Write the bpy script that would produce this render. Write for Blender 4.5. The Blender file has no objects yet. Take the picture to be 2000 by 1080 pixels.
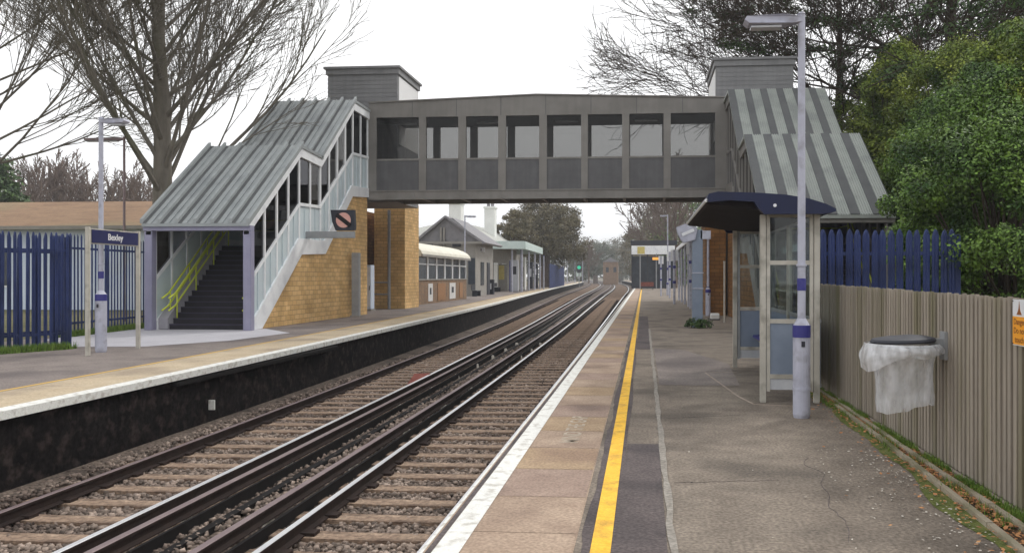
import bpy, math, random
import numpy as np
from mathutils import Vector, noise as mnoise

# ------------------------------------------------------------------ camera, sky, sun
scn = bpy.context.scene
COL = scn.collection
R = math.radians
YAW = R(4.5)
cam_d = bpy.data.cameras.new("camera")
cam = bpy.data.objects.new("camera", cam_d)
COL.objects.link(cam)
cam.location = (0, 0, 1.65)
cam.rotation_euler = (R(90), 0, YAW)
cam_d.sensor_width = 36
cam_d.lens = 28.8
cam_d.shift_x = -0.0655
cam_d.clip_start = 0.1
cam_d.clip_end = 6000
scn.camera = cam

SUN_EL, SUN_AZ = R(42), R(38)        # azimuth measured from +Y towards +X
wd = bpy.data.worlds.new("World")
scn.world = wd
wd.use_nodes = True
nt = wd.node_tree
nt.nodes.clear()
out = nt.nodes.new("ShaderNodeOutputWorld")
bg = nt.nodes.new("ShaderNodeBackground")
sky = nt.nodes.new("ShaderNodeTexSky")
sky.sky_type = 'NISHITA'
sky.sun_disc = False
sky.sun_elevation = SUN_EL
sky.sun_rotation = SUN_AZ
sky.air_density = 1.0
sky.dust_density = 4.0
hs = nt.nodes.new("ShaderNodeHueSaturation")
hs.inputs['Saturation'].default_value = 0.10
nt.links.new(sky.outputs[0], hs.inputs['Color'])
# cloud sheet: a soft, even white layer with slightly darker patches
tc = nt.nodes.new("ShaderNodeTexCoord")
cn = nt.nodes.new("ShaderNodeTexNoise")
cn.inputs['Scale'].default_value = 2.2
cn.inputs['Detail'].default_value = 5
nt.links.new(tc.outputs['Generated'], cn.inputs['Vector'])
cr = nt.nodes.new("ShaderNodeValToRGB")
cr.color_ramp.elements[0].position = 0.25
cr.color_ramp.elements[0].color = (10.6, 10.7, 10.9, 1)
cr.color_ramp.elements[1].position = 0.75
cr.color_ramp.elements[1].color = (13.2, 13.2, 13.2, 1)
nt.links.new(cn.outputs['Fac'], cr.inputs['Fac'])
mx = nt.nodes.new("ShaderNodeMix")
mx.data_type = 'RGBA'
mx.inputs['Factor'].default_value = 0.8
nt.links.new(hs.outputs[0], mx.inputs[6])
nt.links.new(cr.outputs[0], mx.inputs[7])
nt.links.new(mx.outputs[2], bg.inputs['Color'])
bg.inputs['Strength'].default_value = 0.125
nt.links.new(bg.outputs[0], out.inputs['Surface'])

sl = bpy.data.lights.new("sun", 'SUN')
sl.energy = 1.5
sl.angle = R(10)
sl.color = (1.0, 0.96, 0.90)
so = bpy.data.objects.new("sun", sl)
COL.objects.link(so)
sd = Vector((math.sin(SUN_AZ) * math.cos(SUN_EL), math.cos(SUN_AZ) * math.cos(SUN_EL), math.sin(SUN_EL)))
so.rotation_euler = sd.to_track_quat('Z', 'Y').to_euler()
so.location = (20, 20, 40)

scn.view_settings.view_transform = 'Standard'
scn.view_settings.look = 'None'
scn.view_settings.exposure = -0.08
scn.view_settings.gamma = 1.0

rnd = random.Random(7)

# ------------------------------------------------------------------ materials
def S(r, g, b):
    def f(v):
        v /= 255.0
        return v / 12.92 if v <= 0.04045 else ((v + 0.055) / 1.055) ** 2.4
    return (f(r), f(g), f(b), 1.0)

def mat(name, c1, c2=None, rough=0.8, scale=3.0, detail=6, bump=0.0, bscale=None, metal=0.0, spec=0.4,
        stretch=(1, 1, 1), c3=None, scale3=0.6, isl=0.0, speck=0.0, sscale=45, streak=0.0):
    m = bpy.data.materials.new(name)
    m.use_nodes = True
    t = m.node_tree
    p = t.nodes['Principled BSDF']
    p.inputs['Roughness'].default_value = rough
    p.inputs['Metallic'].default_value = metal
    p.inputs['Specular IOR Level'].default_value = spec
    c2 = c2 or c1
    co = t.nodes.new("ShaderNodeTexCoord")
    mp = t.nodes.new("ShaderNodeMapping")
    mp.inputs['Scale'].default_value = stretch
    t.links.new(co.outputs['Object'], mp.inputs['Vector'])
    n = t.nodes.new("ShaderNodeTexNoise")
    n.inputs['Scale'].default_value = scale
    n.inputs['Detail'].default_value = detail
    n.inputs['Roughness'].default_value = 0.65
    t.links.new(mp.outputs[0], n.inputs['Vector'])
    r = t.nodes.new("ShaderNodeValToRGB")
    r.color_ramp.elements[0].position = 0.32
    r.color_ramp.elements[1].position = 0.68
    r.color_ramp.elements[0].color = c1
    r.color_ramp.elements[1].color = c2
    t.links.new(n.outputs['Fac'], r.inputs['Fac'])
    col = r.outputs[0]
    if c3:
        n3 = t.nodes.new("ShaderNodeTexNoise")
        n3.inputs['Scale'].default_value = scale3
        n3.inputs['Detail'].default_value = 4
        t.links.new(mp.outputs[0], n3.inputs['Vector'])
        r3 = t.nodes.new("ShaderNodeValToRGB")
        r3.color_ramp.elements[0].position = 0.50
        r3.color_ramp.elements[1].position = 0.66
        t.links.new(n3.outputs['Fac'], r3.inputs['Fac'])
        x = t.nodes.new("ShaderNodeMix")
        x.data_type = 'RGBA'
        t.links.new(r3.outputs[0], x.inputs[0])
        t.links.new(col, x.inputs[6])
        x.inputs[7].default_value = c3
        col = x.outputs[2]
    def value_mod(col, sc, amt, st=(1, 1, 1), lo=.35, hi=.65):
        mp2 = t.nodes.new("ShaderNodeMapping"); mp2.inputs['Scale'].default_value = st
        t.links.new(co.outputs['Object'], mp2.inputs['Vector'])
        ns = t.nodes.new("ShaderNodeTexNoise"); ns.inputs['Scale'].default_value = sc; ns.inputs['Detail'].default_value = 3
        t.links.new(mp2.outputs[0], ns.inputs['Vector'])
        ms_ = t.nodes.new("ShaderNodeMapRange")
        ms_.inputs['From Min'].default_value = lo; ms_.inputs['From Max'].default_value = hi
        ms_.inputs['To Min'].default_value = 1 - amt; ms_.inputs['To Max'].default_value = 1 + amt
        t.links.new(ns.outputs['Fac'], ms_.inputs['Value'])
        h2 = t.nodes.new("ShaderNodeHueSaturation")
        t.links.new(ms_.outputs[0], h2.inputs['Value']); t.links.new(col, h2.inputs['Color'])
        return h2.outputs[0]
    if speck: col = value_mod(col, sscale, speck)
    if streak: col = value_mod(col, 2.2, streak, (2.5, 2.5, .12), .3, .7)
    if isl:
        g = t.nodes.new("ShaderNodeNewGeometry")
        h = t.nodes.new("ShaderNodeHueSaturation")
        ma = t.nodes.new("ShaderNodeMapRange")
        ma.inputs['To Min'].default_value = 1 - isl
        ma.inputs['To Max'].default_value = 1 + isl
        t.links.new(g.outputs['Random Per Island'], ma.inputs['Value'])
        t.links.new(ma.outputs[0], h.inputs['Value'])
        t.links.new(col, h.inputs['Color'])
        col = h.outputs[0]
    t.links.new(col, p.inputs['Base Color'])
    if bump:
        nb = t.nodes.new("ShaderNodeTexNoise")
        nb.inputs['Scale'].default_value = bscale or scale * 8
        nb.inputs['Detail'].default_value = 4
        t.links.new(mp.outputs[0], nb.inputs['Vector'])
        b = t.nodes.new("ShaderNodeBump")
        b.inputs['Strength'].default_value = bump
        b.inputs['Distance'].default_value = 0.02
        t.links.new(nb.outputs['Fac'], b.inputs['Height'])
        t.links.new(b.outputs[0], p.inputs['Normal'])
    return m

def brick(name, c1, c2, mortar, bw, bh, rough=0.9):
    m = mat(name, c1, c2, rough=rough, scale=0.6)
    t = m.node_tree
    p = t.nodes['Principled BSDF']
    co = t.nodes.new("ShaderNodeTexCoord")
    sp = t.nodes.new("ShaderNodeSeparateXYZ")
    t.links.new(co.outputs['Object'], sp.inputs[0])
    ad = t.nodes.new("ShaderNodeMath")
    t.links.new(sp.outputs[0], ad.inputs[0])
    t.links.new(sp.outputs[1], ad.inputs[1])
    cb = t.nodes.new("ShaderNodeCombineXYZ")
    t.links.new(ad.outputs[0], cb.inputs[0])
    t.links.new(sp.outputs[2], cb.inputs[1])
    bt = t.nodes.new("ShaderNodeTexBrick")
    bt.inputs['Scale'].default_value = 1.0
    bt.inputs['Brick Width'].default_value = bw
    bt.inputs['Row Height'].default_value = bh
    bt.inputs['Mortar Size'].default_value = 0.012
    bt.inputs['Mortar Smooth'].default_value = 0.3
    bt.inputs['Bias'].default_value = 0.0
    bt.inputs['Color1'].default_value = c1
    bt.inputs['Color2'].default_value = c2
    bt.inputs['Mortar'].default_value = mortar
    t.links.new(cb.outputs[0], bt.inputs['Vector'])
    n = t.nodes.new("ShaderNodeTexNoise")
    n.inputs['Scale'].default_value = 1.7
    n.inputs['Detail'].default_value = 8
    t.links.new(co.outputs['Object'], n.inputs['Vector'])
    mr = t.nodes.new("ShaderNodeMapRange")
    mr.inputs['From Min'].default_value = 0.3
    mr.inputs['From Max'].default_value = 0.7
    mr.inputs['To Min'].default_value = 0.84
    mr.inputs['To Max'].default_value = 1.2
    t.links.new(n.outputs['Fac'], mr.inputs['Value'])
    h = t.nodes.new("ShaderNodeHueSaturation")
    t.links.new(mr.outputs[0], h.inputs['Value'])
    t.links.new(bt.outputs['Color'], h.inputs['Color'])
    t.links.new(h.outputs[0], p.inputs['Base Color'])
    b = t.nodes.new("ShaderNodeBump")
    b.inputs['Strength'].default_value = 0.5
    b.inputs['Distance'].default_value = 0.01
    b.invert = True
    t.links.new(bt.outputs['Fac'], b.inputs['Height'])
    t.links.new(b.outputs[0], p.inputs['Normal'])
    return m

def glass(name, tint, refl=0.06, rough=0.03):
    m = bpy.data.materials.new(name)
    m.use_nodes = True
    t = m.node_tree
    t.nodes.clear()
    o = t.nodes.new("ShaderNodeOutputMaterial")
    tr = t.nodes.new("ShaderNodeBsdfTransparent")
    tr.inputs['Color'].default_value = tint
    gl = t.nodes.new("ShaderNodeBsdfGlossy")
    gl.inputs['Roughness'].default_value = rough
    fr = t.nodes.new("ShaderNodeLayerWeight")
    fr.inputs['Blend'].default_value = 0.12
    mm = t.nodes.new("ShaderNodeMath")
    mm.operation = 'MULTIPLY_ADD'
    mm.inputs[1].default_value = 0.5
    mm.inputs[2].default_value = refl
    t.links.new(fr.outputs['Fresnel'], mm.inputs[0])
    mi = t.nodes.new("ShaderNodeMixShader")
    t.links.new(mm.outputs[0], mi.inputs[0])
    t.links.new(tr.outputs[0], mi.inputs[1])
    t.links.new(gl.outputs[0], mi.inputs[2])
    t.links.new(mi.outputs[0], o.inputs['Surface'])
    return m

def emit_mat(name, c, s):
    m = mat(name, c)
    p = m.node_tree.nodes['Principled BSDF']
    p.inputs['Emission Color'].default_value = c
    p.inputs['Emission Strength'].default_value = s
    return m

M = {}
M['asphalt'] = mat('asphalt', S(112, 102, 92), S(140, 129, 117), rough=0.95, scale=2.6, bump=0.5, bscale=55, c3=S(97, 89, 81), scale3=0.8, detail=12, speck=.30, sscale=38)
M['asphalt_dark'] = mat('asphalt_dark', S(84, 76, 76), S(100, 91, 90), rough=0.95, scale=3, bump=0.5, bscale=60, c3=S(72, 66, 67), scale3=1.2, speck=.28, sscale=42)
M['asphalt_left'] = mat('asphalt_left', S(118, 109, 105), S(140, 130, 124), rough=0.95, scale=1.5, bump=0.4, bscale=50, c3=S(104, 96, 94), scale3=0.5, speck=.22, sscale=30)
M['slab'] = mat('slab', S(152, 131, 114), S(176, 155, 136), rough=0.93, scale=2.4, bump=0.4, bscale=50, c3=S(138, 118, 104), scale3=0.9, detail=12, speck=.20, sscale=42)
M['slab_b'] = mat('slab_b', S(142, 121, 109), S(164, 143, 129), rough=0.93, scale=2.5, bump=0.4, bscale=50, c3=S(126, 108, 98), scale3=0.9, detail=12, speck=.20, sscale=42)
M['slab_c'] = mat('slab_c', S(154, 131, 106), S(174, 151, 124), rough=0.93, scale=2.5, bump=0.4, bscale=50, c3=S(142, 119, 100), scale3=0.9, detail=12, speck=.20, sscale=42)
M['tan'] = mat('tan', S(178, 160, 134), S(196, 180, 154), rough=0.93, scale=1.6, bump=0.35, bscale=40, c3=S(158, 143, 124), scale3=0.7, detail=10, speck=.14, sscale=26)
M['joint'] = mat('joint', S(170, 156, 144), S(140, 126, 116), rough=0.95, scale=5)
M['white_paint'] = mat('white_paint', S(220, 220, 214), S(234, 234, 230), rough=0.8, scale=9, bump=0.3, bscale=60, c3=S(192, 188, 180), scale3=9, detail=10, speck=.08, sscale=60)
M['yellow_paint'] = mat('yellow_paint', S(232, 178, 48), S(246, 198, 70), rough=0.75, scale=7, bump=0.3, bscale=60, c3=S(206, 158, 62), scale3=5, detail=9, speck=.12, sscale=60)
M['faint_paint'] = mat('faint_paint', S(192, 180, 162), S(170, 154, 138), rough=0.9, scale=14)
M['orange_paint'] = mat('orange_paint', S(206, 168, 84), S(190, 158, 104), rough=0.9, scale=2)
M['lilac_paving'] = mat('lilac_paving', S(178, 176, 182), S(192, 190, 195), rough=0.9, scale=1.2, bump=0.2, bscale=30, speck=.06)
M['sooty_wall'] = mat('sooty_wall', S(14, 12, 14), S(34, 30, 30), rough=0.95, scale=1.9, bump=1.0, bscale=9, c3=S(52, 45, 43), scale3=4.3, detail=14, speck=.4, sscale=14, spec=.1)
M['ballast'] = mat('ballast', S(82, 72, 65), S(126, 112, 101), rough=1.0, scale=14, bump=1.0, bscale=28, c3=S(64, 55, 50), scale3=0.9, speck=.4, sscale=26)
M['stone'] = mat('stone', S(100, 87, 79), S(158, 142, 130), rough=0.95, scale=2.5, isl=0.6, c3=S(80, 68, 62), scale3=0.9)
M['sleeper'] = mat('sleeper', S(128, 106, 90), S(168, 146, 126), rough=0.95, scale=3.5, bump=0.8, bscale=24, c3=S(100, 82, 70), scale3=1.8, stretch=(1, 3, 3), detail=11, speck=.30, sscale=22)
M['rail_side'] = mat('rail_side', S(38, 30, 28), S(56, 44, 40), rough=0.85, scale=6, bump=0.2, spec=.2)
M['rail_top'] = mat('rail_top', S(226, 226, 230), S(238, 238, 240), rough=0.34, metal=0.55, scale=3)
M['rail_dull'] = mat('rail_dull', S(122, 106, 108), S(140, 124, 124), rough=0.5, metal=0.3, scale=4)
M['black_board'] = mat('black_board', S(20, 18, 19), S(32, 29, 29), rough=0.8, scale=5, spec=.15)
M['stain'] = mat('stain', S(196, 188, 176), S(214, 208, 198), rough=0.95, scale=9)
M['wood'] = mat('wood', S(144, 135, 123), S(170, 160, 147), rough=0.95, scale=2.2, stretch=(1, 6, 0.35), bump=0.35, bscale=16, c3=S(130, 124, 100), scale3=0.5, isl=0.13, detail=9)
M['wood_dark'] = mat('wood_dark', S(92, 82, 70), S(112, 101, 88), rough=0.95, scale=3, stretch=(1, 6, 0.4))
M['kerb'] = mat('kerb', S(172, 162, 144), S(150, 140, 120), rough=0.95, scale=4, bump=0.4, bscale=30, c3=S(98, 100, 64), scale3=1.4)
M['soil'] = mat('soil', S(74, 58, 46), S(104, 84, 66), rough=1, scale=5, bump=0.9, bscale=30)
M['moss'] = mat('moss', S(82, 96, 44), S(112, 116, 62), rough=1, scale=8, bump=0.8, bscale=40)
M['grass'] = mat('grass', S(82, 112, 42), S(122, 146, 64), rough=0.9, scale=4, isl=0.3)
M['verge'] = mat('verge', S(86, 88, 58), S(118, 112, 80), rough=1, scale=0.8, bump=0.6, bscale=14, c3=S(98, 84, 66), scale3=0.15)
M['earth'] = mat('earth', S(96, 88, 72), S(120, 110, 92), rough=1, scale=0.2, bump=0.4, bscale=3)
M['dead_leaf'] = mat('dead_leaf', S(150, 92, 56), S(196, 148, 100), rough=0.85, scale=9, isl=0.4)
M['palisade'] = mat('palisade', S(38, 52, 98), S(52, 66, 114), rough=0.6, scale=3, c3=S(32, 44, 82), scale3=1.5, streak=.1, isl=.08)
M['lamp_paint'] = mat('lamp_paint', S(174, 176, 192), S(188, 190, 204), rough=0.5, scale=3, bump=0.05, c3=S(156, 156, 168), scale3=5, streak=.07)
M['blue_band'] = mat('blue_band', S(52, 52, 122), S(62, 62, 134), rough=0.5, scale=3)
M['lens'] = mat('lens', S(186, 190, 196), S(206, 208, 212), rough=0.25, scale=5)
M['navy_roof'] = mat('navy_roof', S(12, 22, 56), S(20, 30, 68), rough=0.45, scale=2)
M['soffit'] = mat('soffit', S(34, 30, 32), S(44, 40, 42), rough=0.8, scale=2, spec=.15)
M['cream_frame'] = mat('cream_frame', S(178, 174, 164), S(196, 192, 182), rough=0.55, scale=3, c3=S(152, 148, 138), scale3=3.2, streak=.08)
M['grey_frame'] = mat('grey_frame', S(140, 142, 144), S(156, 158, 160), rough=0.5, scale=3)
M['aluminium'] = mat('aluminium', S(206, 208, 210), S(224, 226, 226), rough=0.4, metal=0.3, scale=4)
M['opal'] = mat('opal', S(120, 132, 150), S(134, 146, 164), rough=0.35, scale=2)
M['bridge_grey'] = mat('bridge_grey', S(124, 121, 117), S(134, 131, 127), rough=0.6, scale=1.8, c3=S(118, 115, 111), scale3=0.7, streak=.05, detail=9)
M['bridge_panel'] = mat('bridge_panel', S(84, 84, 86), S(96, 96, 98), rough=0.5, scale=1.8, streak=.10)
M['tower_grey'] = mat('tower_grey', S(124, 124, 126), S(138, 138, 140), rough=0.6, scale=0.8, stretch=(1, 1, 4), streak=.08)
M['tower_pale'] = mat('tower_pale', S(236, 236, 236), S(244, 244, 244), rough=0.6, scale=0.8)
M['interior_dark'] = mat('interior_dark', S(46, 46, 48), S(54, 54, 56), rough=0.8, scale=1)
M['roof_metal'] = mat('roof_metal', S(150, 155, 156), S(162, 167, 168), rough=0.5, metal=0.1, scale=1.4, c3=S(142, 147, 149), scale3=0.9, streak=.03)
M['roof_pale'] = mat('roof_pale', S(150, 155, 151), S(164, 169, 164), rough=0.5, metal=0.1, scale=1.4, c3=S(138, 143, 140), scale3=0.9)
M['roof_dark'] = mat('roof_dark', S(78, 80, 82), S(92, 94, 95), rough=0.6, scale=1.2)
M['white_trim'] = mat('white_trim', S(232, 234, 236), S(242, 244, 246), rough=0.5, scale=1.5, c3=S(222, 224, 228), scale3=2)
M['stair_panel'] = mat('stair_panel', S(190, 202, 208), S(202, 214, 218), rough=0.45, scale=1.2)
M['lilac_post'] = mat('lilac_post', S(140, 138, 162), S(152, 150, 172), rough=0.5, scale=2, streak=.06)
M['stair_side'] = mat('stair_side', S(156, 154, 160), S(172, 170, 176), rough=0.7, scale=2)
M['tread'] = mat('tread', S(30, 28, 34), S(42, 40, 46), rough=0.8, scale=3, bump=0.2)
M['nosing'] = mat('nosing', S(54, 50, 70), S(60, 56, 76), rough=0.7, scale=3)
M['handrail'] = mat('handrail', S(206, 218, 62), S(218, 228, 90), rough=0.4, scale=3)
M['gold_brick'] = brick('gold_brick', S(222, 186, 130), S(202, 164, 108), S(172, 138, 96), 0.36, 0.165)
M['shaded_brick'] = brick('shaded_brick', S(142, 102, 58), S(120, 84, 48), S(88, 64, 42), 0.42, 0.165)  # brick standing in shadow, the shade put into its brown
M['old_brick'] = brick('old_brick', S(146, 112, 82), S(120, 94, 74), S(134, 122, 106), 0.23, 0.078)
M['bark'] = mat('bark', S(98, 92, 84), S(124, 118, 108), rough=1, scale=4, stretch=(1, 1, 0.3), bump=0.8, bscale=18, c3=S(100, 98, 80), scale3=0.8)
M['bark_dark'] = mat('bark_dark', S(58, 50, 44), S(80, 70, 60), rough=1, scale=4, stretch=(1, 1, 0.4), bump=0.6, bscale=18)
M['bark_far'] = mat('bark_far', S(104, 90, 82), S(126, 110, 100), rough=1, scale=2)
M['leaf_green'] = mat('leaf_green', S(60, 92, 34), S(118, 146, 60), rough=0.6, scale=1.3, isl=0.65, c3=S(40, 68, 28), scale3=0.8, detail=5)
M['leaf_olive'] = mat('leaf_olive', S(98, 122, 44), S(152, 162, 68), rough=0.55, scale=1.1, isl=0.55, c3=S(66, 94, 38), scale3=0.7, detail=5)
M['leaf_dark'] = mat('leaf_dark', S(46, 68, 38), S(78, 102, 50), rough=0.6, scale=0.9, isl=0.5, detail=4)
M['leaf_brown'] = mat('leaf_brown', S(96, 90, 66), S(120, 110, 84), rough=0.9, scale=0.5, isl=0.35, detail=3)
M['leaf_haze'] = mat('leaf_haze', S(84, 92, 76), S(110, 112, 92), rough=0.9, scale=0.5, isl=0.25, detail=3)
M['hut_roof'] = mat('hut_roof', S(128, 102, 80), S(152, 124, 98), rough=0.9, scale=1.5, stretch=(0.4, 1, 1), bump=0.3, c3=S(130, 122, 92), scale3=0.3, streak=.1)
M['hut_wall'] = mat('hut_wall', S(206, 218, 236), S(222, 232, 244), rough=0.7, scale=0.8)
M['slate'] = mat('slate', S(122, 120, 124), S(142, 140, 142), rough=0.8, scale=2)
M['pale_slate'] = mat('pale_slate', S(164, 166, 160), S(182, 182, 176), rough=0.8, scale=2)
M['render_grey'] = mat('render_grey', S(140, 136, 130), S(156, 152, 146), rough=0.9, scale=1.5)
M['mint'] = mat('mint', S(190, 206, 202), S(204, 218, 214), rough=0.6, scale=1)
M['white_wall'] = mat('white_wall', S(220, 220, 216), S(232, 232, 228), rough=0.8, scale=1)
M['cream_roof'] = mat('cream_roof', S(214, 210, 192), S(228, 224, 208), rough=0.6, scale=1)
M['dark_paint'] = mat('dark_paint', S(40, 42, 52), S(52, 54, 62), rough=0.6, scale=2)
M['poster_yellow'] = mat('poster_yellow', S(214, 200, 120), S(190, 170, 96), rough=0.6, scale=6)
M['poster_white'] = mat('poster_white', S(206, 204, 202), S(224, 222, 220), rough=0.6, scale=6)
M['poster_orange'] = mat('poster_orange', S(160, 116, 74), S(142, 100, 62), rough=0.6, scale=6)
M['sign_orange'] = mat('sign_orange', S(240, 162, 36), S(246, 172, 52), rough=0.45, scale=5)
M['sign_white'] = mat('sign_white', S(222, 224, 228), S(232, 234, 238), rough=0.45, scale=5)
M['sign_ink'] = mat('sign_ink', S(140, 82, 30), S(150, 90, 36), rough=0.5, scale=5)
M['sign_navy'] = mat('sign_navy', S(30, 34, 78), S(38, 42, 88), rough=0.45, scale=2)
M['sign_letters'] = mat('sign_letters', S(222, 222, 224), rough=0.5)
M['red_board'] = mat('red_board', S(112, 58, 48), S(140, 84, 74), rough=0.9, scale=4, bump=0.3)
M['picture_red'] = mat('picture_red', S(206, 150, 140), S(226, 178, 166), rough=0.4, scale=5)
M['green_lamp'] = emit_mat('green_lamp', S(40, 190, 150), 0.6)
M['orange_lamp'] = emit_mat('orange_lamp', S(240, 170, 70), 0.7)
M['glass_clear'] = glass('glass_clear', (0.80, 0.84, 0.84, 1), 0.03)
M['glass_bridge'] = glass('glass_bridge', (0.46, 0.46, 0.455, 1), 0.02)
M['glass_dark'] = glass('glass_dark', (0.10, 0.10, 0.105, 1), 0.012)
M['glass_far'] = mat('glass_far', S(44, 48, 56), S(70, 76, 86), rough=0.15, scale=0.8)
M['water_black'] = mat('water_black', S(28, 28, 30), rough=0.6)

# clear plastic sack
m = bpy.data.materials.new('clear_sack'); m.use_nodes = True
t = m.node_tree; p = t.nodes['Principled BSDF']
p.inputs['Base Color'].default_value = (0.86, 0.88, 0.92, 1)
p.inputs['Roughness'].default_value = 0.28
n_ = t.nodes.new("ShaderNodeTexNoise"); n_.inputs['Scale'].default_value = 9; n_.inputs['Detail'].default_value = 6
r_ = t.nodes.new("ShaderNodeMapRange"); r_.inputs['From Min'].default_value = 0.35; r_.inputs['From Max'].default_value = 0.65
r_.inputs['To Min'].default_value = 0.22; r_.inputs['To Max'].default_value = 0.62
mpg = t.nodes.new("ShaderNodeMapping"); mpg.inputs['Scale'].default_value = (1.6, 1.6, .45)
tcg = t.nodes.new("ShaderNodeTexCoord"); t.links.new(tcg.outputs['Object'], mpg.inputs['Vector']); t.links.new(mpg.outputs[0], n_.inputs['Vector'])
t.links.new(n_.outputs['Fac'], r_.inputs['Value'])
t.links.new(r_.outputs[0], p.inputs['Alpha'])
bu = t.nodes.new("ShaderNodeBump"); bu.inputs['Strength'].default_value = 0.8; bu.inputs['Distance'].default_value = 0.03
t.links.new(n_.outputs['Fac'], bu.inputs['Height']); t.links.new(bu.outputs[0], p.inputs['Normal'])
M['clear_sack'] = m

# ------------------------------------------------------------------ object helpers
OFF = {}
def tag(o, label=None, cat=None, group=None, kind=None):
    if label: o['label'] = label
    if cat: o['category'] = cat
    if group: o['group'] = group
    if kind: o['kind'] = kind
    return o

def thing(name, label, cat, loc=(0, 0, 0), group=None):
    o = bpy.data.objects.new(name, None)
    o.empty_display_size = 0.2
    COL.objects.link(o)
    o.location = loc
    OFF[o.name] = Vector(loc)
    return tag(o, label, cat, group)

class MB:
    def __init__(s):
        s.v = []; s.f = []; s.m = []
    def add(s, vs, fs, mi=0):
        b = len(s.v)
        s.v += [tuple(v) for v in vs]
        s.f += [tuple(b + i for i in f) for f in fs]
        s.m += [mi] * len(fs)
        return s
    def box(s, x0, x1, y0, y1, z0, z1, mi=0):
        vs = [(x0, y0, z0), (x1, y0, z0), (x1, y1, z0), (x0, y1, z0), (x0, y0, z1), (x1, y0, z1), (x1, y1, z1), (x0, y1, z1)]
        return s.add(vs, [(0, 3, 2, 1), (4, 5, 6, 7), (0, 1, 5, 4), (1, 2, 6, 5), (2, 3, 7, 6), (3, 0, 4, 7)], mi)
    def bar(s, a, b, w, h, up=(0, 0, 1), mi=0):
        a = Vector(a); b = Vector(b); d = (b - a).normalized(); up = Vector(up)
        if abs(d.dot(up)) > 0.98: up = Vector((0, 1, 0))
        sx = d.cross(up).normalized() * w / 2
        sz = sx.cross(d).normalized() * h / 2
        vs = [a - sx - sz, a + sx - sz, a + sx + sz, a - sx + sz, b - sx - sz, b + sx - sz, b + sx + sz, b - sx + sz]
        return s.add(vs, [(0, 1, 2, 3), (7, 6, 5, 4), (0, 4, 5, 1), (1, 5, 6, 2), (2, 6, 7, 3), (3, 7, 4, 0)], mi)
    def tube(s, pts, rad, n=8, caps=True, mi=0):
        pts = [Vector(p) for p in pts]
        if not isinstance(rad, (list, tuple)): rad = [rad] * len(pts)
        b = len(s.v)
        ref = Vector((0, 0, 1))
        d0 = (pts[1] - pts[0]).normalized()
        if abs(d0.z) > 0.9: ref = Vector((1, 0, 0))
        for i, p in enumerate(pts):
            d = (pts[min(i + 1, len(pts) - 1)] - pts[max(i - 1, 0)]).normalized()
            u = d.cross(ref)
            if u.length < 1e-4: u = d.cross(Vector((0, 1, 0)))
            u.normalize(); w = d.cross(u)
            for k in range(n):
                a = 2 * math.pi * k / n
                q = p + (u * math.cos(a) + w * math.sin(a)) * rad[i]
                s.v.append((q.x, q.y, q.z))
        for i in range(len(pts) - 1):
            for k in range(n):
                k2 = (k + 1) % n
                s.f.append((b + i * n + k, b + i * n + k2, b + (i + 1) * n + k2, b + (i + 1) * n + k)); s.m.append(mi)
        if caps:
            s.f.append(tuple(b + k for k in range(n))[::-1]); s.m.append(mi)
            e = b + (len(pts) - 1) * n
            s.f.append(tuple(e + k for k in range(n))); s.m.append(mi)
        return s
    def cyl(s, x, y, z0, z1, r, n=14, r2=None, mi=0):
        return s.tube([(x, y, z0), (x, y, z1)], [r, r if r2 is None else r2], n, True, mi)
    def prism(s, prof, a, b, axis='x', mi=0):
        """prof: list of 2-D points; axis x: (y,z); axis y: (x,z); axis z: (x,y)"""
        n = len(prof)
        def P(t, p):
            return (t, p[0], p[1]) if axis == 'x' else ((p[0], t, p[1]) if axis == 'y' else (p[0], p[1], t))
        vs = [P(a, p) for p in prof] + [P(b, p) for p in prof]
        fs = [tuple(range(n))[::-1], tuple(range(n, 2 * n))]
        fs += [(i, (i + 1) % n, n + (i + 1) % n, n + i) for i in range(n)]
        return s.add(vs, fs, mi)
    def build(s, name, mats, parent=None, loc=None, smooth=False, bevel=0.0):
        me = bpy.data.meshes.new(name)
        o = bpy.data.objects.new(name, me)
        COL.objects.link(o)
        off = OFF.get(parent.name, Vector()) if parent else Vector(loc or (0, 0, 0))
        arr = np.array(s.v, dtype=np.float64) - np.array(off[:])
        me.from_pydata(arr.tolist(), [], s.f)
        if not isinstance(mats, (list, tuple)): mats = [mats]
        for m_ in mats: me.materials.append(m_)
        if len(mats) > 1: me.polygons.foreach_set('material_index', s.m)
        if smooth is True:
            me.polygons.foreach_set('use_smooth', [True] * len(me.polygons))
        me.update()
        import bmesh
        if len(s.f) < 20000:
            bm = bmesh.new(); bm.from_mesh(me)
            bmesh.ops.recalc_face_normals(bm, faces=bm.faces)
            if bevel:
                bmesh.ops.bevel(bm, geom=[e for e in bm.edges if len(e.link_faces) == 2 and e.calc_face_angle(0) > 0.6],
                                offset=bevel, segments=2, affect='EDGES', clamp_overlap=True)
            bm.to_mesh(me); bm.free()
        if parent:
            o.parent = parent
        else:
            o.location = off
        OFF[o.name] = off
        return o

def struct(name, mb, m_, parent=None, **k):
    o = mb.build(name, m_, parent, **k)
    if not parent: o['kind'] = 'structure'
    return o

def single(name, mb, m_, label, cat, loc=(0, 0, 0), group=None, kind=None, **k):
    return tag(mb.build(name, m_, None, loc=loc, **k), label, cat, group, kind)

def copy_tree(o, loc=None, parent=None):
    c = o.copy(); COL.objects.link(c)
    if parent: c.parent = parent
    for ch in list(o.children): copy_tree(ch, None, c)
    if loc is not None: c.location = loc
    return c

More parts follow.
